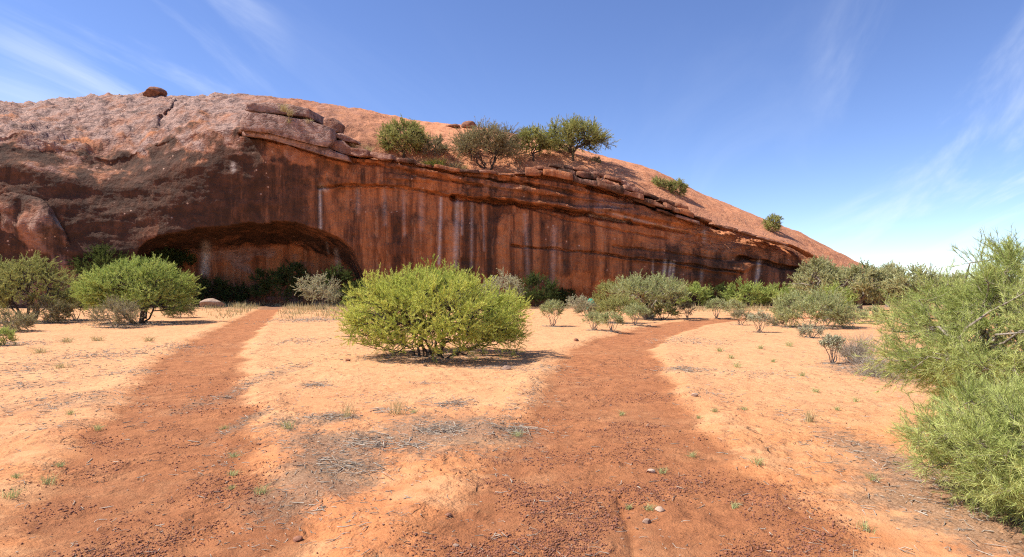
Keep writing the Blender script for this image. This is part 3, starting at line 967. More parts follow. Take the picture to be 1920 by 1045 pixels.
    s3 = np.clip(f3.astype(int), 0, 2)
    fr = (f3 - s3)[:, None]
    lp = L3[ti, s3] * (1 - fr) + L3[ti, s3 + 1] * fr
    ld = unit(td[ti] * .7 + np.array([0, 0, up * .55]) + rs.normal(size=(nl, 3)) * (.42 if needle else .8))
    outl = unit((lp - cen) / rad ** 2 + np.array([0, 0, .25 / W]))
    side = unit(np.cross(ld, outl + rs.normal(size=(nl, 3)) * .55))
    ll = fl * rs.uniform(.55, 1.25, (nl, 1))
    hw = fw * .5 * rs.uniform(.7, 1.3, (nl, 1))
    clump_t = np.clip(.5 + rs.normal(size=len(cc)) * .26 + .35 * noise(cc / W * 5 + seed), 0, 1)
    tint = np.clip(clump_t[ci[ti]] + rs.normal(size=nl) * .18, 0, 1)
    if needle:
        LV = np.stack([lp - side * hw, lp + side * hw, lp + ld * ll], 1).reshape(-1, 3)
        LF = np.arange(nl * 3).reshape(-1, 3)
        tv = np.repeat(tint, 3)
    else:
        LV = np.stack([lp, lp + ld * ll * .5 + side * hw, lp + ld * ll, lp + ld * ll * .5 - side * hw], 1).reshape(-1, 3)
        LF = np.arange(nl * 4).reshape(-1, 4)
        tv = np.repeat(tint, 4)
    root = empty(name, base)
    tag(root, label, cat, group)
    WV, WF = join(wood)
    mesh_obj('trunk' if tree else 'woody_stem', WV, WF, bark, root, True)
    mesh_obj('crown' if tree else 'foliage', LV, LF, leaf, root, attrs={'tint': tv})
    return root


def tuft(name, label, cat, base, W, Ht, leaf, seed, dist, group=None, blades=160, curl=.5):
    rs = np.random.default_rng(seed)
    pix = dist / 610.0
    n = blades
    a = np.concatenate([rs.normal(size=(n, 2)) * W * .16, np.full((n, 1), -.01)], 1)
    d = rs.normal(size=(n, 2)) * .42
    tip = a + np.stack([d[:, 0] * W * .9, d[:, 1] * W * .9, Ht * rs.uniform(.45, 1.05, n)], -1)
    md = (a + tip) / 2 + np.stack([-d[:, 0] * W * .2 * curl, -d[:, 1] * W * .2 * curl, Ht * .12 + 0 * d[:, 0]], -1)
    w = max(.004, .32 * pix)
    side = unit(np.cross(tip - a, rs.normal(size=(n, 3)))) * w * .5
    V = np.stack([a - side, a + side, md + side * .8, md - side * .8, tip], 1).reshape(-1, 3)
    b = np.arange(n)[:, None] * 5
    q = np.concatenate([b, b + 1, b + 2, b + 3], 1)
    tr = np.concatenate([b + 3, b + 2, b + 4], 1)
    o = mesh_obj(name, V, [q, tr], leaf, attrs={'tint': np.repeat(rs.random(n), 5)})
    o.location = base
    return tag(o, label, cat, group)


def twig_pile(name, label, base, W, Dp, n, seed, mat, hgt=.06):
    rs = np.random.default_rng(seed)
    n = int(n * .62)
    c = np.concatenate([rs.normal(size=(n, 2)) * np.array([W, Dp]) * .36, rs.uniform(.003, hgt, (n, 1)) ** 1.0], 1)
    c[:, 2] *= np.exp(-(c[:, 0] / W) ** 2 * 5) * .7
    ang = rs.uniform(0, 6.28, n)
    ln = rs.uniform(.04, .24, n) * min(1, W)
    dv = np.stack([np.cos(ang), np.sin(ang), rs.normal(size=n) * .12], -1) * ln[:, None]
    L = bez(c - dv, c + rs.normal(size=(n, 3)) * np.array([.03, .03, .012]), c + dv, 4)
    L[..., 2] = np.maximum(L[..., 2], .004)
    V, Fq = tubes(L, (.0014 + .007 * rs.random((n, 1)) ** 3) * np.array([[1, .9, .7, .4]]), 3, rs)
    o = mesh_obj(name, V, Fq, mat, smooth=True)
    o.location = base
    return tag(o, label, 'dead branch', kind='stuff')


# style presets
ST = {
    'lime': dict(leaf=L_LIME, bark=M_BARK, needle=True, fl=.13, fw=.010, up=.55),
    'fresh': dict(leaf=L_FRESH, bark=M_BARK, needle=True, fl=.12, fw=.010, up=.5),
    'olive': dict(leaf=L_OLIVE, bark=M_BARK, needle=True, fl=.10, fw=.012, up=.4),
    'grey': dict(leaf=L_GREY, bark=M_BARKG, needle=True, fl=.09, fw=.012, up=.45),
    'silver': dict(leaf=L_SILVER, bark=M_BARKG, needle=False, fl=.05, fw=.022, up=.35),
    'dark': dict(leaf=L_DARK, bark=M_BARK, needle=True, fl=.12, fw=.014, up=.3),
    'tan': dict(leaf=L_TAN, bark=M_BARKG, needle=True, fl=.09, fw=.010, up=.35),
}

# plants standing on the ground: name, label, style, px, base row, width px, top row, options
GROUND_PLANTS = [
    ('bush', 'big lime green dome shaped bush in the middle between the two paths', 'lime', 812, 668, 352, 486,
     dict(clumps=330, twigs=13, crad=.15, cz=.36, stems=13, stem_r=.042, lai=8.5, under=.72, hollow=.72, lump=.10, spread=.5, fl=.075, up=.6)),
    ('bush', 'rounded green bush with bare dark lower stems beside the narrower path', 'fresh', 262, 606, 204, 478,
     dict(clumps=220, twigs=11, crad=.17, cz=.46, stems=9, stem_r=.07, lai=8, under=.62, hollow=.66, lump=.1)),
    ('shrub', 'tall loose olive shrub at the photo edge next to the pinkish spur', 'olive', 55, 604, 172, 470,
     dict(clumps=90, twigs=11, crad=.24, cz=.5, stems=7, stem_r=.07, lai=4.2, under=.6, lump=.25, ragged=.3)),
    ('shrub', 'low grey olive mound of shrub in front of the tall loose olive shrub', 'tan', 20, 622, 92, 588, dict(clumps=40, crad=.34, lai=5)),
    ('shrub', 'brownish low shrub at the foot of the tall loose olive shrub', 'tan', 92, 606, 80, 560, dict(clumps=40, crad=.32, lai=5)),
    ('shrub', 'grey green shrub squeezed between the olive shrub and the rounded bush', 'grey', 142, 600, 82, 530, dict(clumps=45, crad=.3, lai=5)),
    ('shrub', 'tangled dead looking shrub under the rounded green bush', 'tan', 218, 614, 92, 560, dict(clumps=40, crad=.36, lai=2.2, twigs=18)),
    ('shrub', 'small dark brown mound of shrub just past the rounded green bush', 'tan', 334, 596, 60, 560, dict(clumps=36, crad=.36, lai=6)),
    ('shrub', 'tiny bright green sprout at the photo edge below the grey olive mound', 'fresh', 6, 648, 44, 616, dict(clumps=24, crad=.4, lai=4)),
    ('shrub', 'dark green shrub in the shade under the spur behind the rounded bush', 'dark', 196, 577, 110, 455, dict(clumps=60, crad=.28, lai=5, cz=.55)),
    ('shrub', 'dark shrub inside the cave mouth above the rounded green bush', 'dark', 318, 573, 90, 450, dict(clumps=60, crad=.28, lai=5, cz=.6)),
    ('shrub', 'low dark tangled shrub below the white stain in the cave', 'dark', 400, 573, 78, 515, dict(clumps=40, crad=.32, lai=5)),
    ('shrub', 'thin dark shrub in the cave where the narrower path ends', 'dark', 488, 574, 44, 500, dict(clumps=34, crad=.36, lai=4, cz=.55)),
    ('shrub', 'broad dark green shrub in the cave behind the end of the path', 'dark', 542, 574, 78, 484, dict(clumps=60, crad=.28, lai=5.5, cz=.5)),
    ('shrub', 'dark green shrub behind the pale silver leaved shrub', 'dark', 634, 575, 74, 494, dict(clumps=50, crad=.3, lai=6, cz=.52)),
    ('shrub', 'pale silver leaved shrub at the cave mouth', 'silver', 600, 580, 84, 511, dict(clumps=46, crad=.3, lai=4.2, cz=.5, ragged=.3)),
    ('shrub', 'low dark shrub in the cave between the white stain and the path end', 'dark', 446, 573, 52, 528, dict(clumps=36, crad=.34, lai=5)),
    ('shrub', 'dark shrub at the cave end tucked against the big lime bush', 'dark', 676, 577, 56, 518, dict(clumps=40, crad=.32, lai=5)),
    ('shrub', 'small green sprig between the silver shrub and the big lime bush', 'fresh', 651, 580, 26, 552, dict(clumps=20, crad=.4, lai=3)),
    ('shrub', 'grey green leafy shrub peeking over the lime bush on its far side', 'silver', 945, 578, 84, 508, dict(clumps=46, crad=.3, lai=4, cz=.5)),
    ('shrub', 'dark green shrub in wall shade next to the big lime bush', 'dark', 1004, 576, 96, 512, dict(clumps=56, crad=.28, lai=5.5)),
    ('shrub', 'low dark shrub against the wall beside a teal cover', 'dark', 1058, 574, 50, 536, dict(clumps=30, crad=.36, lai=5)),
    ('shrub', 'slender vase shaped shrub standing alone on the sand past the lime bush', 'grey', 1037, 612, 56, 563, dict(clumps=34, crad=.32, lai=3.0, cz=.6, under=.3, spread=.2)),
    ('shrub', 'pale low shrub behind the slender vase shaped shrub', 'silver', 1086, 584, 50, 552, dict(clumps=30, crad=.34, lai=4)),
    ('shrub', 'tan low shrub in the front of the cluster at the bend of the wide path', 'tan', 1100, 592, 52, 567, dict(clumps=30, crad=.36, lai=3.5)),
    ('shrub', 'small grey shrub on a short bare stem beside the wide path, nearest of its cluster', 'grey', 1147, 624, 44, 588, dict(clumps=28, crad=.36, lai=3.6, cz=.6, under=.35)),
    ('shrub', 'small round grey shrub left of the nearest shrub in the cluster', 'grey', 1114, 620, 44, 584, dict(clumps=28, crad=.36, lai=3.6, cz=.6, under=.35)),
    ('shrub', 'wide yellowish shrub in the cluster in front of the dark trunked bush', 'olive', 1160, 606, 96, 562, dict(clumps=44, crad=.3, lai=4.2, cz=.58, under=.4)),
    ('shrub', 'grey shrub on thin stems between the yellowish shrub and the dark trunk', 'grey', 1191, 612, 50, 574, dict(clumps=30, crad=.34, lai=3.6, cz=.6, under=.3)),
    ('bush', 'broad grey green bush with a short dark trunk near the wall', 'grey', 1214, 598, 142, 525, dict(clumps=84, crad=.24, lai=5.5, cz=.58, under=.35, stem_r=.13, stems=6)),
    ('bush', 'yellow green shrub behind the broad bush with dark trunk', 'olive', 1146, 582, 70, 530, dict(clumps=44, crad=.3, lai=5, cz=.5)),
    ('shrub', 'low olive shrub under the right side of the dark trunked bush', 'olive', 1244, 600, 52, 570, dict(clumps=30, crad=.34, lai=4.5)),
    ('shrub', 'tiny sparse shrub on bare sand before the bright green shrubs', 'tan', 1288, 597, 26, 570, dict(clumps=18, crad=.42, lai=2.2, cz=.6)),
    ('bush', 'bright green shrub under the striped wall beside the dark trunked bush', 'fresh', 1297, 577, 66, 535, dict(clumps=46, crad=.3, lai=6)),
    ('shrub', 'dark narrow shrub between the two bright green shrubs by the wall', 'dark', 1346, 577, 36, 528, dict(clumps=26, crad=.4, lai=5)),
    ('bush', 'bright green spreading shrub at the wall foot behind thin grey shrubs', 'fresh', 1396, 578, 78, 532, dict(clumps=50, crad=.28, lai=6)),
    ('bush', 'pale green shrub by the wall next to the tall grey tree', 'fresh', 1464, 578, 84, 537, dict(clumps=50, crad=.28, lai=6)),
    ('shrub', 'thin grey shrub on slim stems before the spreading bright shrub', 'grey', 1343, 598, 36, 566, dict(clumps=24, crad=.38, lai=3.2, cz=.6, under=.3)),
    ('shrub', 'flat topped grey shrub beside the far bend of the wide path', 'grey', 1376, 592, 46, 568, dict(clumps=26, crad=.38, lai=3.6, cz=.6)),
    ('shrub', 'small grey shrub with bare stems right at the far bend', 'tan', 1388, 610, 36, 582, dict(clumps=24, crad=.38, lai=3.2, cz=.6, under=.3)),
    ('shrub', 'silvery umbrella shaped shrub standing at the edge of the sand', 'silver', 1424, 623, 48, 585, dict(clumps=34, crad=.34, lai=4.0, cz=.62, under=.25)),
    ('shrub', 'low dark twiggy shrub behind the silvery umbrella shaped shrub', 'tan', 1455, 612, 34, 594, dict(clumps=20, crad=.42, lai=3)),
    ('bush', 'large rounded grey green bush near the trees at the rock end', 'grey', 1524, 614, 152, 545, dict(clumps=110, crad=.22, lai=7, cz=.42, under=.7, hollow=.65, lump=.1)),
    ('bush', 'green bush half hidden behind the large rounded grey green bush', 'fresh', 1556, 588, 90, 541, dict(clumps=50, crad=.28, lai=6)),
    ('shrub', 'whitish small shrub at the foot of the large rounded bush', 'silver', 1521, 633, 46, 602, dict(clumps=34, crad=.36, lai=3.4, cz=.45)),
    ('sapling', 'little leafy sapling with bare forked stems alone on the sand', 'silver', 1561, 682, 56, 627, dict(clumps=40, crad=.3, lai=3.4, cz=.64, under=.3, spread=.12, stem_r=.016, stems=7, fl=.035, fw=.018)),
    ('shrub', 'low grey shrub row start beside the large rounded bush', 'grey', 1603, 606, 46, 574, dict(clumps=28, crad=.36, lai=4)),
    ('shrub', 'low grey shrub between the rounded bush and the needle bush', 'grey', 1637, 604, 50, 574, dict(clumps=28, crad=.36, lai=4)),
]
TREES = [  # name, label, style, px, base row, width, top row, distance, options
    ('tree', 'tall grey green tree where the rock slopes down to the ground', 'grey', 1536, 578, 112, 478, 50, dict(clumps=90, crad=.26, lai=7.5, cz=.5, stem_r=.16, stems=6, under=.8, tree=True, leaf=L_PALE)),
    ('tree', 'wide tan green tree at the low end of the rock', 'tan', 1612, 580, 122, 488, 48, dict(clumps=90, crad=.26, lai=7.5, cz=.5, stem_r=.15, stems=6, under=.8, tree=True, leaf=L_PALE)),
    ('tree', 'small topped grey tree rising behind the wide tan tree', 'grey', 1664, 578, 70, 488, 58, dict(clumps=60, crad=.3, lai=5, cz=.55, stem_r=.13, stems=5, under=.7, tree=True, leaf=L_PALE)),
    ('tree', 'pale green tree partly hidden by the needle bush', 'olive', 1708, 582, 118, 494, 46, dict(clumps=80, crad=.27, lai=7.5, cz=.5, stem_r=.14, stems=6, under=.8, tree=True, leaf=L_PALE)),
    ('tree', 'grey green tree mostly hidden behind the needle bush', 'grey', 1790, 582, 110, 508, 46, dict(clumps=70, crad=.28, lai=7.5, cz=.5, stem_r=.14, stems=6, under=.8, tree=True, leaf=L_PALE)),
    ('tree', 'dull olive tree hidden behind the needle bush at the photo edge', 'olive', 1870, 584, 110, 512, 44, dict(clumps=70, crad=.28, lai=7.5, cz=.5, stem_r=.14, stems=6, under=.8, tree=True, leaf=L_PALE)),
]
for (_n, _l, _s, px_, by_, w_, ty_, _o) in GROUND_PLANTS:
    d_ = gdist(by_)
    LITTER.append(((px_ - 960) / F * d_, d_, w_ / F * d_ * .52, w_ / F * d_ * .42, .75))

GROUND_PLANTS = [(n_, l_, s_, px_, by_, w_ * (1.16 if px_ > 1100 and by_ < 602 else 1.04), by_ - (by_ - ty_) * (1.1 if px_ > 1100 and by_ < 602 else 1.0), o_) for (n_, l_, s_, px_, by_, w_, ty_, o_) in GROUND_PLANTS]
build_ground()
ROCK = build_rock()
build_buttress(ROCK)
build_blocks(ROCK)

PLANTS_ON = True
if PLANTS_ON:
    for i, (n_, l_, s_, px_, by_, w_, ty_, o_) in enumerate(GROUND_PLANTS):
        d_ = gdist(by_)
        x_ = (px_ - 960) / F * d_
        kw = dict(ST[s_])
        kw.update(o_)
        plant(n_, l_, n_, (x_, d_, gz1(x_, d_)), w_ / F * d_, (by_ - ty_) / F * d_, seed=100 + i, dist=d_, **kw)
    for i, (n_, l_, s_, px_, by_, w_, ty_, d_, o_) in enumerate(TREES):
        x_ = (px_ - 960) / F * d_
        kw = dict(ST[s_])
        kw.update(o_)
        plant(n_, l_, n_, (x_, d_, 0), w_ / F * d_, EYE + (H0 - ty_) / F * d_, seed=300 + i, dist=d_, **kw)
    # near bushes at the right edge
    plant('needle_bush', 'tall feathery green bush close by at the photo edge with pale twigs', 'bush', (5.85, 6.6, 0), 3.5, 2.4, L_RIGHT, M_BARKG, 517, 6.0,
          clumps=330, twigs=16, crad=.17, cz=.42, stems=14, stem_r=.04, lai=7.5, under=.97, hollow=.55, up=.25, fl=.085, fw=.0042, twig_r=.0028, lump=.12, ragged=.1, maxleaf=330000)
    plant('needle_bush', 'low feathery green bush in the near corner below the tall one', 'bush', (4.0, 4.45, 0), 2.1, 1.0, L_RIGHT, M_BARKG, 502, 4.4,
          clumps=200, twigs=14, crad=.19, cz=.4, stems=10, stem_r=.016, lai=8.5, under=.9, hollow=.5, up=.3, fl=.075, fw=.0036, twig_r=.002, lump=.12, ragged=.1, maxleaf=200000)
    # trees and shrubs up on the rock
    UP = [
        ('tree', 'small dark trunked tree on the ledge nearest the pale slabs', 'olive', 757, 300, 104, 222, dict(leaf=L_OLIVE, tree=True, cz=.55, clumps=90, crad=.26, lai=6.5, stem_r=.11, stems=6, under=.7, ragged=.2)),
        ('tree', 'wide bare looking twiggy tree in the middle of the ledge', 'tan', 916, 320, 146, 231, dict(cz=.5, clumps=110, crad=.26, lai=4.2, twigs=16, stem_r=.10, stems=10, under=.5, bark=M_BARK)),
        ('tree', 'slim olive tree on the ledge beside the wide twiggy tree', 'olive', 1000, 304, 78, 235, dict(tree=True, cz=.6, clumps=60, crad=.28, lai=6, stem_r=.09, stems=5, under=.5)),
        ('tree', 'umbrella crowned green tree at the open end of the ledge', 'olive', 1074, 302, 146, 229, dict(leaf=L_OLIVE, tree=True, cz=.6, clumps=110, crad=.24, lai=6.5, stem_r=.11, stems=8, under=.5, ragged=.25)),
        ('shrub', 'grey shrub in the shade between the two larger ledge trees', 'tan', 812, 298, 60, 252, dict(cz=.5, clumps=40, crad=.32, lai=3)),
        ('shrub', 'small olive shrub on the slope, upper one of a pair', 'olive', 1238, 354, 44, 331, dict(clumps=34, crad=.34, lai=5)),
        ('shrub', 'round olive shrub on the slope, lower one of a pair', 'olive', 1269, 367, 42, 335, dict(clumps=40, crad=.34, lai=6)),
        ('shrub', 'lone round shrub high on the descending ridge line', 'olive', 1450, 437, 36, 400, dict(clumps=40, crad=.36, lai=6, cz=.5)),
        ('shrub', 'small grey shrub beneath the umbrella crowned ledge tree', 'tan', 1118, 306, 22, 293, dict(clumps=20, crad=.4, lai=4)),
    ]
    for i, (n_, l_, s_, px_, by_, w_, ty_, o_) in enumerate(UP):
        p = dome_point(px_, by_, .25)
        d_ = p[1]
        kw = dict(ST[s_])
        kw.update(o_)
        plant(n_, l_, n_, p, w_ / F * d_, (by_ - ty_) / F * d_ + .25, seed=400 + i, dist=d_, **kw)


# ------------------------------------------------------------------ boulders and stones
def boulder(name, label, loc, size, mat, seed, cat='boulder', flat=0.0, group=None):
    rs = np.random.default_rng(seed)
    bm = bmesh.new()
    bmesh.ops.create_icosphere(bm, subdivisions=4, radius=1.0)
    co = np.array([v.co[:] for v in bm.verts])
    fc = np.array([[v.index for v in f.verts] for f in bm.faces])
    bm.free()
    # cut by random planes so that it has facets
    for k in range(9):
        n = unit(rs.normal(size=3) * np.array([1, 1, .8]))
        dcut = rs.uniform(.55, .85)
        over = np.maximum(co @ n - dcut, 0)
        co = co - over[:, None] * n * .92
    if flat:
        co[:, 2] = np.clip(co[:, 2], -1, 1 - flat) 
    co = co + np.stack([fbm(co * 1.6 + seed + j * 9, 4) for j in range(3)], -1) * .11
    co[:, 2] -= co[:, 2].min()
    co[:, 2] /= co[:, 2].max()
    co = co * np.array(size) * np.array([.62, .62, 1])
    o = mesh_obj(name, co, fc, mat, smooth=False)
    o.location = loc
    o.rotation_euler = (0, 0, rs.uniform(-.3, .3))
    return tag(o, label, cat, group)


p = dome_point(292, 184, .25)
boulder('boulder', 'squarish dark boulder perched on the skyline of the dome', p, (2.4, 2.2, 1.35), M_BOULDER, 21, flat=.3)
p = dome_point(849, 238, .2)
boulder('boulder', 'flat low boulder on the dome skyline beside a taller one', p, (1.5, 1.3, .55), M_BOULDER, 22)
p = dome_point(880, 240, .2)
boulder('boulder', 'taller reddish boulder on the dome skyline above the twiggy tree', p, (1.7, 1.4, 1.0), M_BOULDER, 25, flat=.2)


def gpt(px, py):
    d = gdist(py)
    x = (px - 960) / F * d
    return np.array([x, d, gz1(x, d)])


boulder('boulder', 'pale grey boulder lying at the cave mouth near the path end', gpt(398, 577) - np.array([0, 0, .1]), (1.9, 1.2, .95), M_PALESTONE, 31)
STONES = [(1303, 748, .10, 'pale stone lying on the sand beside the wide path', M_PALESTONE), (950, 692, .17, 'grey rounded stone at the edge of the lime bush shadow', M_GREYSTONE),
          (652, 678, .10, 'small dark stone at the outer end of the lime bush litter', M_BOULDER), (1222, 882, .07, 'yellowish stone on the wide path beside a green sprig', M_PALESTONE),
          (1238, 950, .07, 'pale stone near the rut of the wide path', M_PALESTONE), (1213, 970, .06, 'brown stone close to the rut edge', M_GREYSTONE), 
          (560, 1010, .06, 'dark pebble stone in the near gravel', M_BOULDER),  (842, 965, .05, 'dark little stone on the orange sand below the litter', M_BOULDER),
          (1080, 642, .16, 'dark flat stone on sand before the shrub cluster', M_BOULDER), (855, 1018, .035, 'yellow brown stone at the bottom of the photo', M_PALESTONE)]
for i, (px_, py_, sz, lb, mt) in enumerate(STONES):
    q = gpt(px_, py_)
    boulder('stone', lb, q - np.array([0, 0, sz * .12]), (sz, sz * .9, sz * .6), mt, 60 + i, cat='stone')

# teal cover between the shrubs at the foot of the wall
bm = bmesh.new()
bmesh.ops.create_grid(bm, x_segments=14, y_segments=10, size=1.0)
tv = np.array([v.co[:] for v in bm.verts])
tf = np.array([[v.index for v in f.verts] for f in bm.faces])
bm.free()
rr_ = np.sqrt((tv[:, 0] / 1.0) ** 2 + (tv[:, 1] / 1.0) ** 2)
tv[:, 2] = 0.95 * np.clip(1 - rr_ ** 2 * .6, 0, 1) + .1 * noise(tv * 3)
tv = np.concatenate([tv * np.array([.46, .5, 1]), tv * np.array([.44, .48, .97])])
q = P(1108, 560, 50.0)
o = mesh_obj('tent', tv, [tf, tf[:, ::-1] + len(tf) * 0 + 165], M_TARP, smooth=True)
o.location = (q[0], q[1], 0.0)
tag(o, 'small teal green cover showing between shrubs at the wall foot', 'tent')

# ------------------------------------------------------------------ grass, weeds, dead wood
K = 0
for (px_, py_, w, h, lb) in [
        (533, 206, .9, .7, 'pale spinifex tuft on the top pale slab, upper left one'), (544, 214, .8, .6, 'pale spinifex tuft in the crack of the slabs'), (543, 229, .7, .6, 'pale spinifex tuft halfway down the slab crack'),
        (578, 230, .6, .4, 'small straw tuft at the corner of the big pale slab'), (640, 270, .7, .5, 'yellow tuft between the tumbled slabs'), (664, 279, 1.2, .8, 'straw coloured tuft growing on the ledge past the slabs'),
        (690, 284, 1.2, .8, 'straw coloured tuft on the ledge nearest the small tree')]:
    d_ = 58.4 if px_ < 600 else 61.5
    q = P(px_, py_, d_)
    tuft('grass_tuft', lb, 'grass tuft', q - np.array([0, 0, .15]), w, h + .15, L_STRAW, 700 + K, 58, blades=90)
    K += 1
for (px_, w, h, lb) in [(806, 1.6, 1.0, 'yellow green grass clump on the ledge, nearest the small tree'), (826, 1.8, 1.2, 'yellow green grass clump in the middle of the ledge grass'), (848, 1.6, 1.1, 'pale yellow grass clump on the ledge beside the twiggy tree'), (868, 1.2, .8, 'straw grass clump at the foot of the twiggy tree')]:
    q = dome_point(px_, float(EDGE(px_)) - 3, .2)
    tuft('grass_clump', lb, 'grass', q, w, h, L_STRAW if px_ > 840 else L_LIME, 720 + K, 60, blades=160)
    K += 1
GT = [(125, 642, .45, .22, 'straw tuft on the open sand before the rounded bush'), (182, 640, .4, .2, 'dry yellow tuft under the edge of the rounded bush'), (75, 662, .5, .2, 'dry tuft on the sand at the left of the narrow path'),
      (115, 690, .4, .18, 'short dry tuft halfway up the left field'), (281, 640, .4, .2, 'small dry tuft close to the narrow path'), (447, 577, .9, .55, 'yellow straw tuft where the narrow path ends'),
      (1517, 796, .16, .22, 'thin upright dry tuft on the bare sand right of the wide path'), (745, 776, .3, .3, 'wispy pale dry tuft among the dead twigs'), (652, 782, .25, .26, 'wispy dry tuft beside the dead branch heap')]
for (px_, py_, w, h, lb) in GT:
    tuft('grass_tuft', lb, 'grass tuft', gpt(px_, py_), w, h, L_STRAW, 740 + K, gdist(py_), blades=70)
    K += 1
for (px_, py_, w, h, lb) in [(1612, 680, .9, .75, 'tall grey dead grass clump beside the leafy sapling'), (1640, 706, .9, .5, 'lower grey dead grass clump against the needle bush'), (1592, 668, .5, .35, 'small grey dead tuft in the sapling shadow')]:
    tuft('dead_grass', lb, 'dead grass', gpt(px_, py_), w, h, L_DEADGRASS, 760 + K, gdist(py_), blades=420, curl=.2)
    K += 1
WEEDS = [(20, 935, .10), (93, 905, .11), (112, 872, .07), (132, 778, .10), (183, 802, .10), (436, 886, .07), (438, 852, .08), (540, 812, .13), (490, 922, .09), (970, 817, .10), (776, 774, .08), (434, 910, .05), (420, 800, .08),
         (1241, 882, .08), (1420, 878, .10), (1300, 855, .08), (1376, 948, .06), (1622, 1000, .09), (1604, 752, .10), (1636, 898, .08), (1166, 773, .09), (1382, 690, .14), (1504, 705, .12), (1372, 672, .14), (1450, 680, .12),
         (1350, 660, .15), (1480, 650, .2), (1425, 655, .16), (1570, 772, .08), (1310, 782, .07), (1340, 778, .08), (1216, 948, .06), (1395, 770, .07), (1530, 735, .1), (1180, 945, .05), (30, 905, .06)]
ORD = ['nearest', 'second nearest', 'third nearest', 'fourth nearest', 'fifth nearest', 'sixth nearest', 'seventh nearest', 'eighth nearest', 'ninth nearest', 'tenth nearest', 'eleventh nearest', 'twelfth nearest',
       'thirteenth nearest', 'fourteenth nearest', 'fifteenth nearest', 'sixteenth nearest', 'seventeenth nearest']
BINS = [('on the outer verge of the narrow path', lambda x, y: x < 300), ('on the inner verge of the narrow path', lambda x, y: x < 600), ('among the dead twigs between the paths', lambda x, y: x < 1100),
        ('on the gravel of the wide path', lambda x, y: x < 1320 and y > 760), ('on the bare sand beside the wide path', lambda x, y: True)]
WB = {}
for w_ in sorted(WEEDS, key=lambda w: -w[1]):
    WB.setdefault(next(i for i, b_ in enumerate(BINS) if b_[1](w_[0], w_[1])), []).append(w_)
for bi, ws in WB.items():
    for k_, (px_, py_, sz) in enumerate(ws):
        tuft('weed', 'tiny weed %s, %s to the camera' % (BINS[bi][0], ORD[k_]), 'weed', gpt(px_, py_), sz * 1.5, sz, L_GREY, 800 + K, gdist(py_), group='small green weeds dotted over the sand', blades=46, curl=.9)
        K += 1
TP = [(622, 783, .62, .3, 150, 'dead grey branch heap on the sand in front of the litter patch'), (590, 721, .6, .25, 90, 'flat dead twigs on the sand before the lime bush, left one'), (858, 757, .7, .5, 150, 'scattered grey dead twigs below the lime bush'),
      (795, 719, .5, .2, 60, 'small dead twig scatter close under the lime bush'), (742, 770, .5, .3, 80, 'thin dead twigs in the middle of the pale sand'), (850, 806, .9, .45, 330, 'large pale brush heap pressed flat on the sand'),
      (950, 806, .6, .4, 190, 'pale dead brush beside the edge of the wide path'), (1282, 695, .8, .4, 120, 'grey twig mat on the sand at the right of the wide path'), (700, 835, .7, .35, 190, 'brown dead twigs at the upper end of the dark litter'),
      (640, 880, .6, .5, 230, 'dense dead twig litter in the dark patch'), (925, 690, .9, .3, 110, 'dead twigs in the front shade of the lime bush'), (560, 690, .5, .2, 40, 'lone dead stick cluster left of the lime bush'), (470, 720, .4, .4, 70, 'twig litter on the verge of the narrow path')]
for i, (px_, py_, w, dp, n, lb) in enumerate(TP):
    twig_pile('dead_twigs', lb, gpt(px_, py_), w, dp, n, 900 + i, M_DEAD)


def dry_verge():
    """straw along the foot of the wall and at the end of the narrow path"""
    rs = np.random.default_rng(77)
    n = 12000
    px_ = np.concatenate([rs.normal(600, 48, n // 2), rs.normal(445, 36, n // 4), rs.normal(1400, 70, n - n // 2 - n // 4)])
    py_ = np.where(px_ < 700, 572 + 20 * rs.random(n) ** 1.7 * (0.5 + rs.random(n)), 576 + 9 * rs.random(n))
    d = gdist(py_)
    base = np.stack([(px_ - 960) / F * d, d], -1)
    keep = seg_dist(base, PATH_A) > 1.0
    keep &= fbm(np.concatenate([base * .5, 0 * base[:, :1]], 1), 3) > -.02
    base = base[keep]
    n = len(base)
    h = rs.uniform(.06, .5, n) * (0.5 + rs.random(n))
    a = np.concatenate([base, np.zeros((n, 1))], 1)
    tip = a + np.stack([rs.normal(size=n) * .12, rs.normal(size=n) * .12, h], -1)
    side = unit(np.cross(tip - a, rs.normal(size=(n, 3)))) * .022
    V = np.stack([a - side, a + side, tip], 1).reshape(-1, 3)
    o = mesh_obj('dry_grass', V, np.arange(n * 3).reshape(-1, 3), L_STRAW, attrs={'tint': np.repeat(rs.random(n), 3)})
    tag(o, 'pale dry grass along the wall foot and path end', 'grass', kind='stuff')


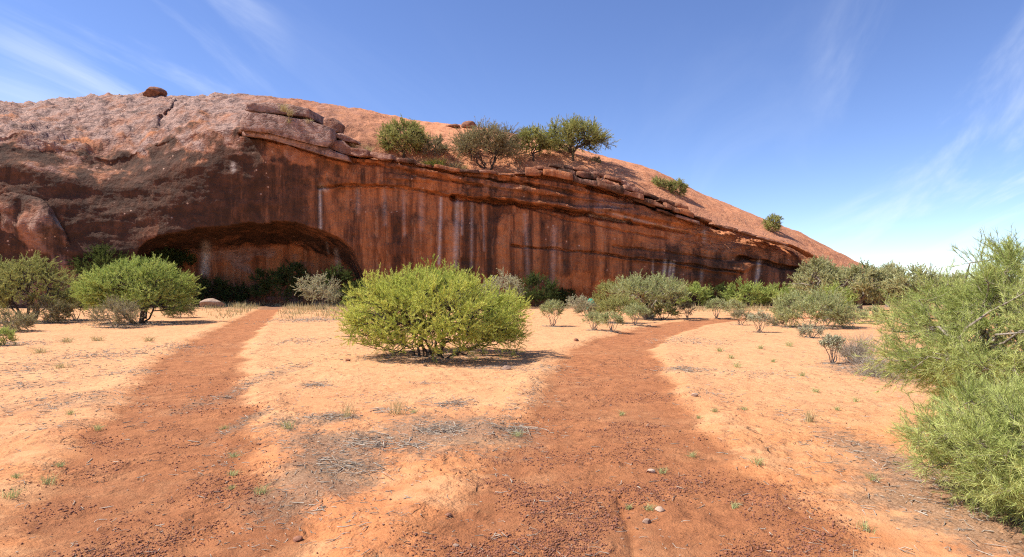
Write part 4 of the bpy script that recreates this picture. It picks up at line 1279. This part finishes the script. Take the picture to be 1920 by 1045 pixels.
def gravel():
    rs = np.random.default_rng(78)
    n = 260000
    r = rs.uniform(1.0 / 15.0, 1.0 / 3.2, n) ** -1.0
    th = rs.uniform(-.8, .8, n)
    xy = np.stack([r * np.sin(th), r * np.cos(th)], -1)
    pa, pb, _, _ = ground_fields(xy)
    pat = fbm(np.concatenate([xy * 1.1, 0 * r[:, None]], 1) + 40, 3)
    prob = np.clip(np.maximum(pa, pb) * .9 + .03, 0, 1) * sstep(-.15, .4, pat)
    keep = rs.random(n) < prob
    xy = xy[keep]
    n = len(xy)
    z = gz(xy)
    octv = np.array([(1, 0, 0), (-.5, .85, 0), (-.5, -.85, 0), (0, 0, 1), (.1, .1, -.6)], float)
    octf = np.array([(0, 1, 3), (1, 2, 3), (2, 0, 3), (1, 0, 4), (2, 1, 4), (0, 2, 4)])
    sz = .0024 + .0075 * rs.random(n) ** 4
    V = octv[None] * (1 + .35 * rs.normal(size=(n, 5, 1)))
    a = rs.uniform(0, 6.28, n)
    c, s_ = np.cos(a)[:, None], np.sin(a)[:, None]
    V = np.stack([V[..., 0] * c - V[..., 1] * s_, V[..., 0] * s_ + V[..., 1] * c, V[..., 2] * .7], -1) * sz[:, None, None] * (1 + r[keep][:, None, None] / 12)
    V[..., 0] += xy[:, None, 0]
    V[..., 1] += xy[:, None, 1]
    V[..., 2] += z[:, None] + .002
    Fc = (octf[None] + np.arange(n)[:, None, None] * 5).reshape(-1, 3)
    o = mesh_obj('gravel', V.reshape(-1, 3), Fc, M_PEBBLE)
    tag(o, 'loose dark red gravel spread over the two paths', 'gravel', kind='stuff')


def litter_bits():
    rs = np.random.default_rng(79)
    P0 = []
    for (x, y, rx, ry, st) in LITTER:
        if y > 34:
            continue
        n = int(min(900, 260 * rx * ry * st + 25))
        q = rs.normal(size=(n, 2)) * np.array([rx, ry]) * .5 + np.array([x, y])
        P0.append(q)
    # and a thin scatter everywhere near
    r = rs.uniform(1 / 30., 1 / 3.4, 1500) ** -1.0
    th = rs.uniform(-.75, .75, 1500)
    P0.append(np.stack([r * np.sin(th), r * np.cos(th)], -1))
    xy = np.concatenate(P0)
    n = len(xy)
    dist = np.linalg.norm(xy, axis=1)
    a = rs.uniform(0, 6.28, n)
    ln = (.006 + .05 * rs.random(n) ** 2.5) * (1 + dist / 25)
    c = np.concatenate([xy, gz(xy)[:, None] + .006], 1)
    dv = np.stack([np.cos(a), np.sin(a), rs.normal(size=n) * .15], -1) * ln[:, None]
    L = bez(c - dv, c + rs.normal(size=(n, 3)) * np.array([.018, .018, .008]), c + dv, 3)
    V, Fq = tubes(L, (rs.uniform(.0012, .003, n) * (1 + dist / 9))[:, None] * np.array([[1, .9, .5]]), 3, rs)
    o = mesh_obj('leaf_litter', V, Fq, M_DEAD, smooth=True)
    tag(o, 'fine dead twigs and leaf bits scattered over the sand', 'litter', kind='stuff')


dry_verge()
gravel()
litter_bits()
